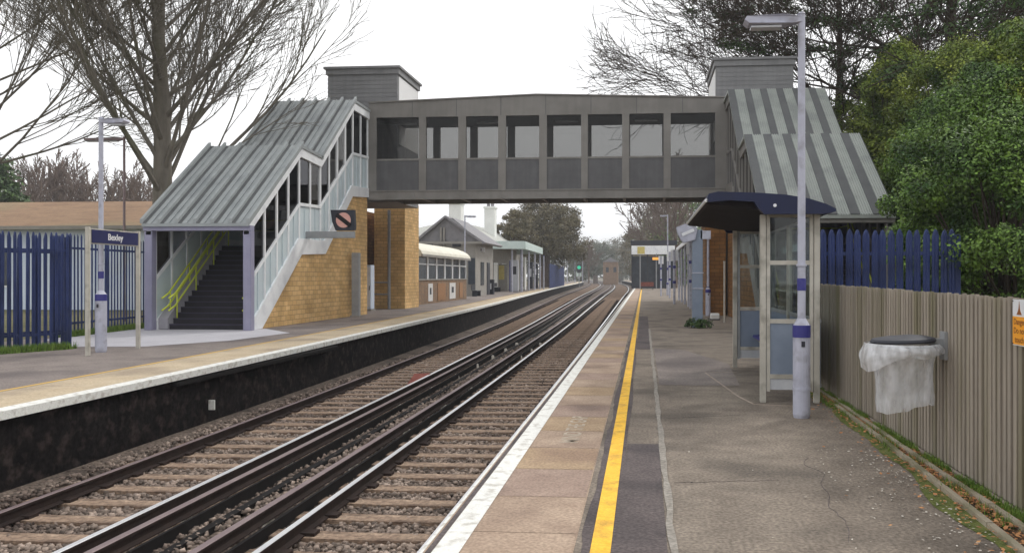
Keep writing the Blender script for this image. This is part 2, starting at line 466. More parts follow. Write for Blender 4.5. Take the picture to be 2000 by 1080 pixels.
def np_mesh(name, verts, faces, m_, loc=(0, 0, 0), parent=None):
    """verts (n,3); faces (k,3|4) arrays"""
    off = OFF.get(parent.name, Vector()) if parent else Vector(loc)
    me = bpy.data.meshes.new(name)
    v = (verts - np.array(off[:])).astype(np.float32)
    k = faces.shape[1]
    me.vertices.add(len(v)); me.vertices.foreach_set('co', v.ravel())
    me.loops.add(faces.size); me.loops.foreach_set('vertex_index', faces.astype(np.int32).ravel())
    me.polygons.add(len(faces)); me.polygons.foreach_set('loop_start', np.arange(0, faces.size, k, dtype=np.int32))
    me.polygons.foreach_set('loop_total', np.full(len(faces), k, dtype=np.int32))
    me.update(calc_edges=True)
    me.materials.append(m_)
    o = bpy.data.objects.new(name, me); COL.objects.link(o)
    if parent: o.parent = parent
    else: o.location = off
    OFF[o.name] = off
    return o

def text_mesh(name, body, size, m_, mat4, parent, extrude=0.002, align='CENTER', sx=1.0, bold=0.0):
    cu = bpy.data.curves.new(name, 'FONT')
    cu.body = body; cu.size = size; cu.extrude = extrude; cu.align_x = align; cu.align_y = 'CENTER'
    cu.offset = bold
    tmp = bpy.data.objects.new('tmp_text', cu); COL.objects.link(tmp)
    bpy.context.view_layer.update()
    me = bpy.data.meshes.new_from_object(tmp.evaluated_get(bpy.context.evaluated_depsgraph_get()))
    bpy.data.objects.remove(tmp)
    me.name = name
    me.materials.clear(); me.materials.append(m_)
    off = OFF.get(parent.name, Vector()) if parent else Vector()
    for v in me.vertices:
        q = mat4 @ Vector((v.co.x * sx, v.co.y, v.co.z))
        v.co = q - off
    o = bpy.data.objects.new(name, me); COL.objects.link(o)
    if parent: o.parent = parent
    OFF[o.name] = off
    return o

from mathutils import Matrix
def frame(origin, xdir, ydir):
    x = Vector(xdir).normalized(); y = Vector(ydir).normalized(); z = x.cross(y)
    m4 = Matrix((x, y, z)).transposed().to_4x4()
    m4.translation = Vector(origin)
    return m4

# ------------------------------------------------------------------ line of the railway (it bends left in the distance)
RP = [(-40, 0), (0, 0), (60, 0), (110, 0), (150, 0), (200, -.9), (250, -2.8), (330, -8), (440, -19), (680, -52), (1000, -112)]
LP = [(-40, 0), (0, 0), (12, -.02), (23, -.25), (44, -1.0), (66, -2.2), (110, -4.5), (150, -6.2), (200, -8.2), (250, -10.6), (330, -15.8), (440, -26), (680, -58), (1000, -118)]
def crom(P, x):
    xs = [p[0] for p in P]
    if x <= xs[0]: return P[0][1]
    if x >= xs[-1]: return P[-1][1]
    i = max(j for j in range(len(xs)) if xs[j] <= x); i = min(i, len(P) - 2)
    x0, y0 = P[i]; x1, y1 = P[i + 1]
    def sl(j):
        a = P[max(j - 1, 0)]; b = P[min(j + 1, len(P) - 1)]
        return (b[1] - a[1]) / (b[0] - a[0])
    h = x1 - x0; t = (x - x0) / h
    return (2*t**3-3*t**2+1)*y0 + (t**3-2*t*t+t)*h*sl(i) + (-2*t**3+3*t*t)*y1 + (t**3-t*t)*h*sl(i+1)
def bend(X, Y):
    f = min(max((X + 1.32) / (-6.48), 0), 1)
    return X + (1 - f) * crom(RP, Y) + f * crom(LP, Y)
def stations(y0, y1):
    ys = []; y = y0
    while y < y1:
        ys.append(y); y += 3 if y < 80 else (6 if y < 300 else 15)
    ys.append(y1); return ys
def strip(mb, prof, y0, y1, closed=True, mi=0, fn=bend):
    """sweep an (X,Z) profile along the railway"""
    ys = stations(y0, y1); n = len(prof); b = len(mb.v)
    for y in ys:
        for (x, z) in prof: mb.v.append((fn(x, y), y, z))
    for i in range(len(ys) - 1):
        for k in range(n if closed else n - 1):
            k2 = (k + 1) % n
            mb.f.append((b + i*n + k, b + i*n + k2, b + (i+1)*n + k2, b + (i+1)*n + k)); mb.m.append(mi)
    if closed:
        mb.f.append(tuple(b + k for k in range(n))); mb.m.append(mi)
        e = b + (len(ys) - 1) * n
        mb.f.append(tuple(e + k for k in range(n))[::-1]); mb.m.append(mi)
    return mb
def flat(x0, x1, y0, y1, z):
    return strip(MB(), [(x0, z), (x1, z)], y0, y1, closed=False)

# ------------------------------------------------------------------ ground
BED = -1.10
struct('ground', MB().add([(-2500, -200, -1.3), (2500, -200, -1.3), (2500, 5000, -1.3), (-2500, 5000, -1.3)], [(0, 1, 2, 3)]), M['earth'])
struct('ballast_bed', flat(-8.3, -0.9, -4, 900, BED), M['ballast'])
PE_R, PE_L = -1.32, -7.80
# right platform: body with sooty face, tarmac top
YR1, YL1 = 320, 262
struct('platform', strip(MB(), [(PE_R + .10, -1.25), (PE_R + .10, -.08), (9.5, -.08), (9.5, -1.25)], -4, YR1), M['sooty_wall'])
struct('platform_surface', strip(MB(), [(-.42, -.079), (-.42, 0), (9.5, 0), (9.5, -.079)], -4, YR1), M['asphalt'])
cop = strip(MB(), [(PE_R, -.08), (PE_R, -.002), (-1.20, .002), (-.42, .002), (-.42, -.078)], -4, YR1)
slabR = struct('platform_coping', cop, M['slab'])
# paving slabs of differing tone over the coping
y = 2.6; k = 0
tones = [M['slab'], M['slab_b'], M['slab'], M['slab_c'], M['slab_b'], M['slab_c'], M['slab']]
bands = {0: MB(), 1: MB(), 2: MB()}
jt = MB()
while y < 60:
    w = .88 + rnd.uniform(-.02, .02)
    ti = [0, 1, 0, 0, 1, 2, 0, 2, 1, 0, 2][k % 11]
    zz = .004
    bands[ti].add([(-1.235, y + .012, zz), (-.43, y + .012, zz), (-.43, y + w - .012, zz), (-1.235, y + w - .012, zz)], [(0, 1, 2, 3)])
    y += w; k += 1
for i, mm_ in enumerate(('slab', 'slab_b', 'slab_c')):
    struct('paving_slabs', bands[i], M[mm_])
for (a, b) in ((-1.2, 320),):
    struct('white_edge_line', strip(MB(), [(-1.262, .0075), (-1.255, .009), (-1.105, .009), (-1.098, .0075)], -4, 320, closed=False), M['white_paint'])
struct('edge_joint', strip(MB(), [(-1.302, .0062), (-1.266, .0062)], -4, 320, closed=False), M['asphalt_dark'])
struct('edge_nosing', strip(MB(), [(PE_R - .03, -.075), (PE_R - .03, -.012), (PE_R - .004, -.006), (PE_R - .004, -.075)], -4, 320), M['white_paint'])
struct('yellow_line', strip(MB(), [(-.32, .009), (-.197, .009)], -4, 320, closed=False), M['yellow_paint'])
# tar strip either side of the yellow line and patched tarmac
wob = MB(); n0 = None; ys = np.arange(-2, 22, .22)
for i, yy in enumerate(ys):
    a = -.375 + .012 * math.sin(yy * 2.1) + .012 * rnd.uniform(-1, 1)
    b_ = -.155 + .012 * math.sin(yy * 1.3)
    wob.v += [(a, yy, .005), (b_, yy, .005)]
    if i: wob.f.append((2*i-2, 2*i-1, 2*i+1, 2*i)); wob.m.append(0)
struct('tar_strip', wob, M['asphalt_dark'])
struct('tarmac_patch', MB().add([(-.155, -2, .0045), (.13, -2, .0045), (.15, 8.1, .0045), (-.155, 8.1, .0045)], [(0, 1, 2, 3)]), M['asphalt_dark'])
struct('tarmac_patch', MB().add([(-.155, 18.6, .0045), (.17, 18.6, .0045), (.17, 34, .0045), (-.155, 34, .0045)], [(0, 1, 2, 3)]), M['asphalt_dark'])
struct('tarmac_patch', MB().add([(.24, 12.5, .0045), (1.45, 12.5, .0045), (1.6, 15.6, .0045), (.9, 18.5, .0045), (.24, 18.8, .0045)], [(0, 1, 2, 3, 4)]), M['asphalt_left'])
# concrete channel running along the platform
ch = MB(); i = 0
for yy in np.arange(-2, 26, .3):
    a = .155 + .012 * rnd.uniform(-1, 1); b_ = .205 + .012 * rnd.uniform(-1, 1)
    ch.v += [(a, yy, .0065), (b_, yy, .0065)]
    if i: ch.f.append((2*i-2, 2*i-1, 2*i+1, 2*i)); ch.m.append(0)
    i += 1
struct('channel_strip', ch, mat('worn_cement', S(132, 126, 118), S(152, 146, 138), rough=.95, scale=5, speck=.25, sscale=30))
# outline left by a removed structure beside the shelter
ol = MB()
for a, b_ in (((1.05, 14.2), (1.30, 11.4)), ((1.30, 11.4), (1.42, 10.7)), ((1.42, 10.7), (2.2, 10.55)), ((1.05, 14.2), (1.6, 14.25))):
    ol.bar((a[0], a[1], .004), (b_[0], b_[1], .004), .03, .006)
struct('floor_outline', ol, M['joint'])
for k, (cx0, cy0, cx1, cy1) in enumerate(((.25, 6.6, 1.1, 6.75), (1.25, 5.2, 1.5, 7.6), (.3, 9.6, 1.2, 9.9))):
    cm_ = MB(); px_, py_ = None, None; n_c = 34
    for i in range(n_c + 1):
        f_ = i / n_c; nx_ = mnoise.noise((f_ * 6, k * 7.3, 0)) * .12 + rnd.uniform(-.01, .01)
        q_ = (cx0 + (cx1 - cx0) * f_ + nx_, cy0 + (cy1 - cy0) * f_ + nx_ * .4, .0015)
        if px_ is not None: cm_.bar(px_, q_, rnd.uniform(.003, .007), .002)
        px_ = q_
    struct('tarmac_crack', cm_, M['asphalt_dark'])
# painted words, read from the platform looking to the track
fl = text_mesh('platform_lettering', 'MIND THE GAP', .26, M['faint_paint'], frame((-.73, 8.85, .0055), (0, 1, 0), (-1, 0, 0)), None, extrude=.0008, sx=.86, bold=.004)
fl['kind'] = 'structure'

# left platform
struct('platform', strip(MB(), [(PE_L - .10, -1.25), (PE_L - .10, -.08), (-30, -.08), (-30, -1.25)], -4, YL1), M['sooty_wall'])
struct('platform_surface', strip(MB(), [(-9.25, -.079), (-9.25, 0), (-16, 0), (-16, -.079)], -4, YL1), M['asphalt_left'])
struct('platform_coping', strip(MB(), [(PE_L, -.08), (PE_L, .002), (-9.25, .002), (-9.25, -.078)], -4, YL1), M['tan'])
struct('white_edge_line', strip(MB(), [(PE_L + .012, -.10), (PE_L + .012, .008), (PE_L - .22, .010), (PE_L - .22, .004), (PE_L + .004, .003), (PE_L + .004, -.10)], -4, YL1), M['white_paint'])
struct('orange_line', strip(MB(), [(-9.16, .006), (-9.26, .006)], -4, YL1, closed=False), M['orange_paint'])
struct('paving_apron', MB().add([(-15.6, 20.2, .005), (-13.3, 18.2, .005), (-11.7, 18.4, .005), (-10.6, 20.3, .005), (-10.3, 23.2, .005), (-11.9, 25.0, .005), (-16.0, 25.0, .005)], [(0, 1, 2, 3, 4, 5, 6)]), M['lilac_paving'])
struct('verge', MB().add([(-600, -10, -.012), (-15.9, -10, -.012), (-15.9, 150, -.012), (-34, 260, -.012), (-600, 260, -.012)], [(0, 1, 2, 3, 4)]), M['verge'])
struct('verge', MB().add([(9.4, -10, -.012), (600, -10, -.012), (600, 330, -.012), (2, 330, -.012), (8.6, 200, -.012)], [(0, 1, 2, 3, 4)]), M['verge'])
struct('soil_bed', MB().add([(2.66, -3, .006), (9.4, -3, .006), (9.4, 14.2, .006), (2.66, 14.2, .006)], [(0, 1, 2, 3)]), M['soil'])

# ------------------------------------------------------------------ track
RT = -.90       # rail top
def rail_prof(x, w=.07, h=.15, z=RT):
    return [(x - .065, z - h), (x - .065, z - h + .015), (x - .010, z - h + .03), (x - .010, z - .04), (x - w/2, z - .03), (x - w/2, z - .002),
            (x + w/2, z - .002), (x + w/2, z - .03), (x + .010, z - .04), (x + .010, z - h + .03), (x + .065, z - h + .015), (x + .065, z - h)]
rails = [(-6.95, 'rail_dull', 'rusty running rail next to the black wall of the left platform'),
         (-5.42, 'rail_top', 'running rail of the left track on the side of the middle gap'),
         (-3.58, 'rail_top', 'bright polished running rail of the right track nearest the middle gap'),
         (-2.06, 'rail_top', 'running rail tucked below the edge of the right platform')]
for x, topm, lab in rails:
    t = thing('running_rail', lab, 'rail', (x, 0, RT - .15), 'running rails of the two tracks')
    strip(MB(), rail_prof(x), -4, 800).build('rail_web', M['rail_side'], t)
    strip(MB(), [(x - .034, RT - .002), (x - .03, RT + .004), (x + .03, RT + .004), (x + .034, RT - .002)], -4, 800).build('rail_head', M[topm], t)
for x, s, lab in ((-4.98, 1, 'conductor rail with black guard boards beside the left track'),
                  (-4.05, -1, 'conductor rail with black guard boards beside the right track')):
    t = thing('conductor_rail', lab, 'rail', (x, 0, RT - .1), 'conductor rails in the middle gap')
    strip(MB(), rail_prof(x, .08, .13, RT + .07), -4, 800).build('rail_web', M['rail_side'], t)
    strip(MB(), [(x - .04, RT + .069), (x - .035, RT + .075), (x + .035, RT + .075), (x + .04, RT + .069)], -4, 800).build('rail_head', M['rail_dull'], t)
    q = .15
    strip(MB(), [(x + q - .018, RT - .17), (x + q - .018, RT - .035), (x + q + .018, RT - .035), (x + q + .018, RT - .17)], -4, 120).build('guard_board', M['black_board'], t)
for x, lab in ((-4.98, 'left'), (-4.05, 'right')):
    rr0 = [o for o in COL.objects if o.name.startswith('conductor_rail') and abs(o.location.x - x) < .01][0]
    for k in range(12):
        y_ = 3.4 + k * 2.6
        MB().cyl(x, y_, BED, RT - .06, .075, 10, .05).build('insulator', M['stain'], rr0)
cable = strip(MB(), [(-4.70, BED - .02), (-4.70, BED + .07), (-4.60, BED + .07), (-4.60, BED - .02)], -4, 100)
single('cable_run', cable, M['black_board'], 'low black cable run lying in the stones between the two tracks', 'cable', loc=(-4.65, 0, BED))

sm = MB()
sm.prism([(-1.25, -.1), (1.25, -.1), (1.25, .028), (1.20, .05), (.35, .035), (-.35, .035), (-1.20, .05), (-1.25, .028)], -.125, .125, 'y')
sm.build('sleeper', M['sleeper'])
sl0 = bpy.data.objects['sleeper']
# rail chairs as parts of the sleeper
for q in (-.76, .76): MB().box(q - .14, q + .14, -.075, .075, .04, .075).build('rail_chair', M['rail_side'], sl0)
first = True
for x0, lab, g in ((-6.19, 'worn brown sleeper lying in the stones under the left track', 'sleepers of the left track'),
                   (-2.82, 'worn brown sleeper lying in the stones under the right track', 'sleepers of the right track')):
    y = 2.2 if x0 < -4 else 2.5
    for i in range(140):
        o = sl0 if first else copy_tree(sl0)
        first = False
        tag(o, lab, 'sleeper', g)
        o.location = (bend(x0, y) + rnd.uniform(-.03, .03), y, BED + .008 + rnd.uniform(-.006, .006))
        o.rotation_euler = (0, rnd.uniform(-.004, .004), math.atan2(-(bend(x0, y + .5) - bend(x0, y - .5)), 1) + rnd.uniform(-.012, .012))
        y += .65
far = MB()
for x0 in (-6.19, -2.82):
    yy = 93.5
    while yy < 300:
        xx = bend(x0, yy)
        far.box(xx - 1.25, xx + 1.25, yy - .125, yy + .125, BED - .05, BED + .04)
        yy += .65
single('distant_sleepers', far, M['sleeper'], 'far run of sleepers curving away with both tracks', 'sleepers', kind='stuff')

# loose stones of the ballast
def stones(n, seed, sampler, size, name, label):
    rg = np.random.default_rng(seed)
    base = np.array([[-1, -1, -.6], [1, -1, -.7], [1, 1, -.6], [-1, 1, -.7], [-.7, -.8, .6], [.8, -.6, .7], [.6, .8, .6], [-.8, .7, .5]], float)
    fc = np.array([[0, 3, 2, 1], [4, 5, 6, 7], [0, 1, 5, 4], [1, 2, 6, 5], [2, 3, 7, 6], [3, 0, 4, 7]])
    c = sampler(rg, n)
    sc = size * rg.uniform(.5, 1.25, (n, 1, 1)) * rg.uniform(.65, 1.2, (n, 1, 3))
    a = rg.uniform(0, 6.283, n); b = rg.uniform(-.7, .7, n)
    v = base[None] * (1 + rg.uniform(-.25, .25, (n, 8, 3))) * sc
    ca, sa, cb, sb = np.cos(a)[:, None], np.sin(a)[:, None], np.cos(b)[:, None], np.sin(b)[:, None]
    x, y, z = v[..., 0].copy(), v[..., 1].copy(), v[..., 2].copy()
    y, z = y * cb - z * sb, y * sb + z * cb
    x, y = x * ca - y * sa, x * sa + y * ca
    v = np.stack([x, y, z], -1) + c[:, None, :]
    f = fc[None] + (np.arange(n) * 8)[:, None, None]
    o = np_mesh(name, v.reshape(-1, 3), f.reshape(-1, 4), M['stone'])
    return tag(o, label, 'ballast stones', None, 'stuff')
def samp(rg, n):
    yy = 2.0 + 34 * rg.random(n) ** 1.9
    xx = rg.uniform(-7.85, -1.5, n)
    # fewer stones on top of sleepers: push them into the cribs most of the time
    zz = BED + rg.uniform(-.01, .03, n)
    tr = ((xx > -7.5) & (xx < -4.95)) | ((xx > -4.1) & (xx < -1.55))
    y0 = np.where(xx < -4.6, 2.2, 2.5)
    ph = (yy - y0) / .65; fr = ph - np.round(ph)
    push = tr & (np.abs(fr) < .23) & (rg.random(n) < .86)
    yy = np.where(push, yy + .65 * (np.sign(fr) * .26 - fr) + np.sign(fr) * rg.uniform(0, .1, n), yy)
    zz = zz + np.where(xx < -7.45, .04, 0) + np.where((xx > -4.9) & (xx < -4.15), .03, 0)
    return np.stack([xx, yy, zz], -1)
stones(64000, 3, samp, .027, 'ballast_stones', 'loose pinkish grey ballast stones filling the track bed')
# shoulder of ballast against the left platform wall
struct('ballast_shoulder', strip(MB(), [(-7.95, BED + .09), (-7.6, BED + .05), (-7.42, BED - .02)], -4, 200, closed=False), M['ballast'])

# red-brown board ramp between the rails, white marker and ledge on the platform wall
ra = MB(); ra.prism([(20.2, BED + .03), (22.3, BED + .03), (22.1, BED + .10), (20.9, BED + .23), (20.5, BED + .1)], -5.95, -5.55, 'x')
single('board_ramp', ra, M['red_board'], 'small red brown sloped board lying inside the left track', 'ramp', loc=(-5.75, 21, BED), bevel=.01)
mk = MB(); mk.box(PE_L + .0, PE_L - .11, 14.36, 14.40, -.78, -.60); 
single('marker_plate', mk, M['white_paint'], 'small upright white marker on the black wall of the left platform', 'marker', loc=(PE_L, 14.4, -.78), bevel=.004)
lg = MB(); lg.box(bend(PE_L, 16) - .1, bend(PE_L, 16) + .06, 13.2, 20.5, -.20, -.13)
single('wall_ledge', lg, M['black_board'], 'thin grey ledge fixed under the white edge of the left platform', 'ledge', loc=(PE_L, 17, -.2))

# ------------------------------------------------------------------ footbridge
cs, sn = math.cos(YAW), math.sin(YAW)
def XatY(px, Y):
    r = (px - 1131) / 1600
    return Y * (r * cs - sn) / (cs + r * sn)
def Zat(py, X, Y):
    d = -X * sn + Y * cs
    return 1.65 + (540 - py) * d / 1600
YB, YB2 = 35.0, 37.6
def roof_z(x):   # slightly pitched along its length, apex over the tracks
    return 9.50 - abs(x + 4.6) * .032
deck = thing('footbridge_deck', 'long grey enclosed footbridge span with tall windows crossing over both tracks', 'footbridge', (-4.3, YB, 5))
XL, XR = XatY(720, YB), XatY(1424, YB)
edges = [(735, 818), (832, 895), (910, 973), (988, 1053), (1068, 1135), (1148, 1215), (1229, 1296), (1310, 1397)]
bays = [(XatY(a, YB), XatY(b, YB)) for a, b in edges]
ZB, ZS, ZP0, ZW1 = 5.02, 6.70, 5.40, 8.58
for side, yy in (('near', YB), ('far', YB2)):
    s = 1 if side == 'near' else -1
    # fascia: deep roof edge, bottom girder, sill rail
    fa = MB(); fa.prism([(XL, ZW1), (XR, ZW1), (XR, roof_z(XR) - .05), (-4.6, roof_z(-4.6) - .05), (XL, roof_z(XL) - .05)], yy, yy + s * .18, 'y')
    fa.build('roof_fascia', M['bridge_grey'], deck)
    gi = MB(); gi.box(XL, XR, min(yy, yy + s * .22), max(yy, yy + s * .22), ZB, ZP0)
    gi.box(XL, XR, min(yy - s*.03, yy + s * .0), max(yy - s*.03, yy + s * .0), ZP0 - .05, ZP0)
    gi.build('girder', M['bridge_grey'], deck)
    prev = XL
    for i, (a, b) in enumerate(bays + [(XR, XR)]):
        p_ = MB(); p_.box(prev, a, min(yy, yy + s * .16), max(yy, yy + s * .16), ZP0, ZW1)
        p_.build('mullion', M['bridge_grey'], deck)
        prev = b
    for (a, b) in bays:
        q = MB(); q.box(a, b, min(yy + s*.05, yy + s * .12), max(yy + s*.05, yy + s * .12), ZP0, ZS)
        q.build('infill_panel', M['bridge_panel'], deck)
        q = MB(); q.box(a, b, min(yy + s*.02, yy + s * .15), max(yy + s*.02, yy + s * .15), ZS, ZS + .08)
        q.build('window_sill', M['bridge_grey'], deck)
        q = MB(); q.add([(a, yy + s*.08, ZS + .08), (b, yy + s*.08, ZS + .08), (b, yy + s*.08, ZW1), (a, yy + s*.08, ZW1)], [(0, 1, 2, 3)])
        q.build('window_glass', M['glass_bridge'], deck)
for k in range(1, 8):
    xx_ = XL + (XR - XL) * k / 8
    MB().box(xx_ - .012, xx_ + .012, YB - .012, YB - .001, ZW1 + .02, roof_z(xx_) - .07).build('cover_strip', M['bridge_panel'], deck)
    MB().box(xx_ - .09, xx_ + .09, YB - .016, YB - .001, ZB + .03, ZP0 - .06).build('splice_plate', M['bridge_grey'], deck)
MB().box(XL, XR, YB - .07, YB - .0, ZB - .03, ZB + .012).build('bottom_flange', M['bridge_grey'], deck)
MB().tube([(XL + .2, YB2 - .3, 6.45), (XR - .2, YB2 - .3, 6.45)], .03, 8).build('handrail', M['grey_frame'], deck)
rf = MB(); rf.prism([(XL, roof_z(XL) - .05), (-4.6, roof_z(-4.6) - .05), (XR, roof_z(XR) - .05), (XR, roof_z(XR)), (-4.6, roof_z(-4.6)), (XL, roof_z(XL))], YB - .06, YB2 + .06, 'y')
rf.build('roof', M['bridge_grey'], deck)
MB().box(XL, XR, YB + .18, YB2 - .18, ZW1 - .02, ZW1 + .1).build('ceiling', M['interior_dark'], deck)
MB().box(XL, XR, YB + .22, YB2 - .22, 5.3, 5.44).build('floor_slab', M['interior_dark'], deck)
for (a, b) in bays:
    MB().bar((b + .07, YB + .22, ZB + .09), (b + .07, YB2 - .22, ZB + .09), .12, .14).build('cross_beam', M['bridge_grey'], deck)
for (a, b) in bays[::2]: MB().box((a+b)/2 - .5, (a+b)/2 + .5, 36.2, 36.35, ZW1 - .08, ZW1 - .02).build('ceiling_light', M['lens'], deck)

def stair(cfg):
    x_out, x_in = cfg['x_out'], cfg['x_in']     # outer side, track side
    s = 1 if x_in > x_out else -1               # direction from inside towards the track
    dz = cfg['dz']
    t = thing('covered_staircase', cfg['label'], 'staircase', ((x_in + x_out) / 2, 24, 0), 'covered staircases of the footbridge')
    FR, ST, PA, GL, RF, RIB = [M[k] for k in ('f', )] if False else cfg['mats']
    top = [(24.0, 3.33 + dz), (27.8, 6.23 + dz), (29.65, 6.12 + dz), (33.1, 8.94 + dz), (35.0, 8.90 + dz)]
    bot = [(24.25, 0.02), (24.95, .02), (27.95, 2.42), (30.1, 2.50), (33.0, 4.95), (34.98, 5.10)]
    mid = [(24.25, 1.55), (27.8, 4.18), (29.65, 4.24), (33.1, 6.74), (35.0, 6.84)]
    tread = [(24.45, 0.0), (27.85, 2.72), (29.65, 2.72), (33.05, 5.43), (35.0, 5.43)]
    def at(P, y):
        return float(np.interp(y, [p[0] for p in P], [p[1] for p in P]))
    lo, hi = min(x_out, x_in), max(x_out, x_in)
    # roof in two leaves with standing seams
    segs = [((23.9, at(top, 24.0) - .06), (27.85, 6.25 + dz)), ((27.85, 6.245 + dz), (29.75, 6.13 + dz)), ((29.6, 6.12 + dz), (33.15, 8.97 + dz)), ((33.15, 8.965 + dz), (35.0, 8.92 + dz))]
    for i, (a, b) in enumerate(segs):
        rm = MB(); rm.prism([(a[0], a[1] - .10), (b[0], b[1] - .10), b, a], lo - .14, hi + .10, 'x')
        ro = rm.build('roof_sheet', RF, t)
        if i in (0, 2):
            n = cfg['nrib']
            rb = MB(); w = (hi - lo + .24) / n
            for k in range(n + 1):
                xx = lo - .14 + k * w
                if cfg['wide_rib']:
                    rb.prism([(a[0] - .01, a[1] + .004), (b[0] + .01, b[1] + .004), (b[0] + .01, b[1] + .03), (a[0] - .01, a[1] + .03)], xx, min(xx + w * .42, hi + .11), 'x')
                else:
                    rb.prism([(a[0] - .01, a[1] + .0), (b[0] + .01, b[1] + .0), (b[0] + .01, b[1] + .13), (a[0] - .01, a[1] + .13)], xx - .05, xx + .04, 'x')
            rb.build('roof_seam', RIB, ro)
            if not cfg['wide_rib']:
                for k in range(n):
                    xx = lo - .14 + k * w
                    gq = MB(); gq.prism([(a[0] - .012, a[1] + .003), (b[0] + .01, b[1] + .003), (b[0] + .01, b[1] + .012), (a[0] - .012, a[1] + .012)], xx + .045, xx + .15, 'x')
                    gq.build('seam_shadow_strip', M['roof_dark'], ro)  # dark strip paints the shadow line beside each seam
                    gq = MB(); gq.prism([(a[0] - .012, a[1] + .003), (b[0] + .01, b[1] + .003), (b[0] + .01, b[1] + .03), (a[0] - .012, a[1] + .03)], xx + .30, xx + .325, 'x')
                    gq.build('roof_rib', RIB, ro)
            if cfg['wide_rib']:
                fr = MB()
                for k in range(n):
                    for j in range(5):
                        xx = lo - .14 + k * w + w * .42 + w * .58 * (j + .5) / 5
                        fr.bar((xx, a[0], a[1] + .01), (xx, b[0], b[1] + .01), .03, .03)
                fr.build('roof_rib', RF, ro)
    # the two side walls
    for side, X, ss in (('in', x_in, s), ('out', x_out, -s)):
        F2 = FR
        def side_prism(P_top, P_bot, th0, th1, m_, name, ys=None):
            ys_ = sorted(set([p[0] for p in P_top] + [p[0] for p in P_bot]))
            ys_ = [v for v in ys_ if max(P_top[0][0], P_bot[0][0]) <= v <= min(P_top[-1][0], P_bot[-1][0])]
            mb = MB(); a_, b_ = sorted((X - ss * th0, X - ss * th1))
            prof = [(v, at(P_top, v)) for v in ys_] + [(v, at(P_bot, v)) for v in reversed(ys_)]
            mb.prism(prof, a_, b_, 'x'); return mb.build(name, m_, t)
        T = [(24.0, 3.33 + dz - .10)] + [(p[0], p[1] - .10) for p in top[1:]]
        V = [(p[0], p[1] - .40) for p in top]
        side_prism([(p[0], p[1] + .03) for p in T], V, -.06, .10, F2, 'roof_verge')
        B2 = [(p[0], p[1] + .42) for p in bot]; 
        side_prism([(24.26, .02 + .25), (24.6, .5), (27.7, 2.98), (30.0, 3.0), (32.9, 5.4), (34.98, 5.5)], [(24.27, .0)] + bot[1:], -.03, .12, F2, 'stringer')
        side_prism([(p[0], p[1] + .05) for p in mid], [(p[0], p[1] - .06) for p in mid], -.02, .09, F2, 'mid_rail')
        ms = list(np.linspace(24.3, 27.8, 5)) + [28.75, 29.68] + list(np.linspace(29.68, 33.1, 5))[1:] + [34.05, 34.93]
        for v in ms:
            w = .045
            q = MB(); q.box(*sorted((X - ss * (-.01), X - ss * .08)), v - w, v + w, max(at(bot, v) + .1, .02), at(V, v) + .03)
            q.build('mullion', F2, t)
        for a_, b_ in zip(ms[:-1], ms[1:]):
            a2, b2 = a_ + .045, b_ - .045
            g = MB(); xg = X - ss * .04
            g.add([(xg, a2, at(mid, a2) + .05), (xg, b2, at(mid, b2) + .05), (xg, b2, at(V, b2)), (xg, a2, at(V, a2))], [(0, 1, 2, 3)])
            g.build('window_glass', GL, t)
            g = MB(); x1_, x2_ = sorted((X - ss * .03, X - ss * .06))
            g.prism([(a2, max(at(bot, a2) + .3, .05)), (b2, at(bot, b2) + .3), (b2, at(mid, b2) - .05), (a2, at(mid, a2) - .05)], x1_, x2_, 'x')
            for q in (.5,):
                c_ = a2 + (b2 - a2) * q
                g.box(*sorted((X - ss * .0, X - ss * .03)), c_ - .015, c_ + .015, max(at(bot, c_) + .32, .1), at(mid, c_) - .05)
            g.build('infill_panel', PA, t)
        # sloping brick wall below the stair
        bw = MB(); a_, b_ = sorted((X - ss * .04, X - ss * .30))
        bw.prism([(24.98, -.02), (27.95, 2.43), (30.1, 2.51), (33.0, 4.96), (34.96, 5.11), (34.96, -.02)], a_, b_, 'x')
        bw.build('brick_wall', cfg['brick'], t)
    bw = MB(); bw.box(lo + .3, hi - .3, 34.7, 34.96, -.02, 5.2); bw.build('end_wall', M['shaded_brick'], t)
    # steps
    n1 = 16
    for fl_, (ya, za, yb, zb) in enumerate(((24.45, 0, 27.85, 2.72), (29.65, 2.72, 33.05, 5.43))):
        st = MB(); no = MB(); r = (zb - za) / n1; g_ = (yb - ya) / n1
        for k in range(n1):
            y0_ = ya + k * g_
            st.box(lo + .16, hi - .16, y0_, y0_ + g_ + .02, max(za + (k - 1.5) * r, -.01), za + (k + 1) * r)
            no.box(lo + .17, hi - .17, y0_ - .012, y0_ + .035, za + (k + 1) * r - .03, za + (k + 1) * r + .004)
        st.build('steps', M['tread'], t)
        no.build('step_nosing', M['nosing'], t)
    MB().box(lo + .16, hi - .16, 27.87, 29.7, 2.55, 2.715).build('landing', M['tread'], t)
    MB().box(lo + .16, hi - .16, 33.07, 35.0, 5.25, 5.42).build('landing', M['tread'], t)
    # inner cladding of the stringers
    for X, q in ((lo, 1), (hi, -1)):
        c_ = MB(); a_, b_ = sorted((X + q * .12, X + q * .42)) if X == lo and s == 1 else sorted((X + q * .12, X + q * .17))
        c_.prism([(24.35, .02), (24.35, .35), (27.8, 3.1), (27.9, 3.1), (27.9, 2.6), (24.5, -.01)], a_, b_, 'x')
        c_.build('stair_skirting', M['stair_side'], t)
    # landing screen with bays
    sc_ = MB(); sc_.box(lo + .2, hi - .2, 29.50, 29.55, 2.72, 4.1); so_ = sc_.build('landing_screen', PA, t)
    fr = MB()
    for k in range(5): 
        xx = lo + .2 + (hi - lo - .4) * k / 4
        fr.box(xx - .03, xx + .03, 29.44, 29.50, 2.72, 4.1)
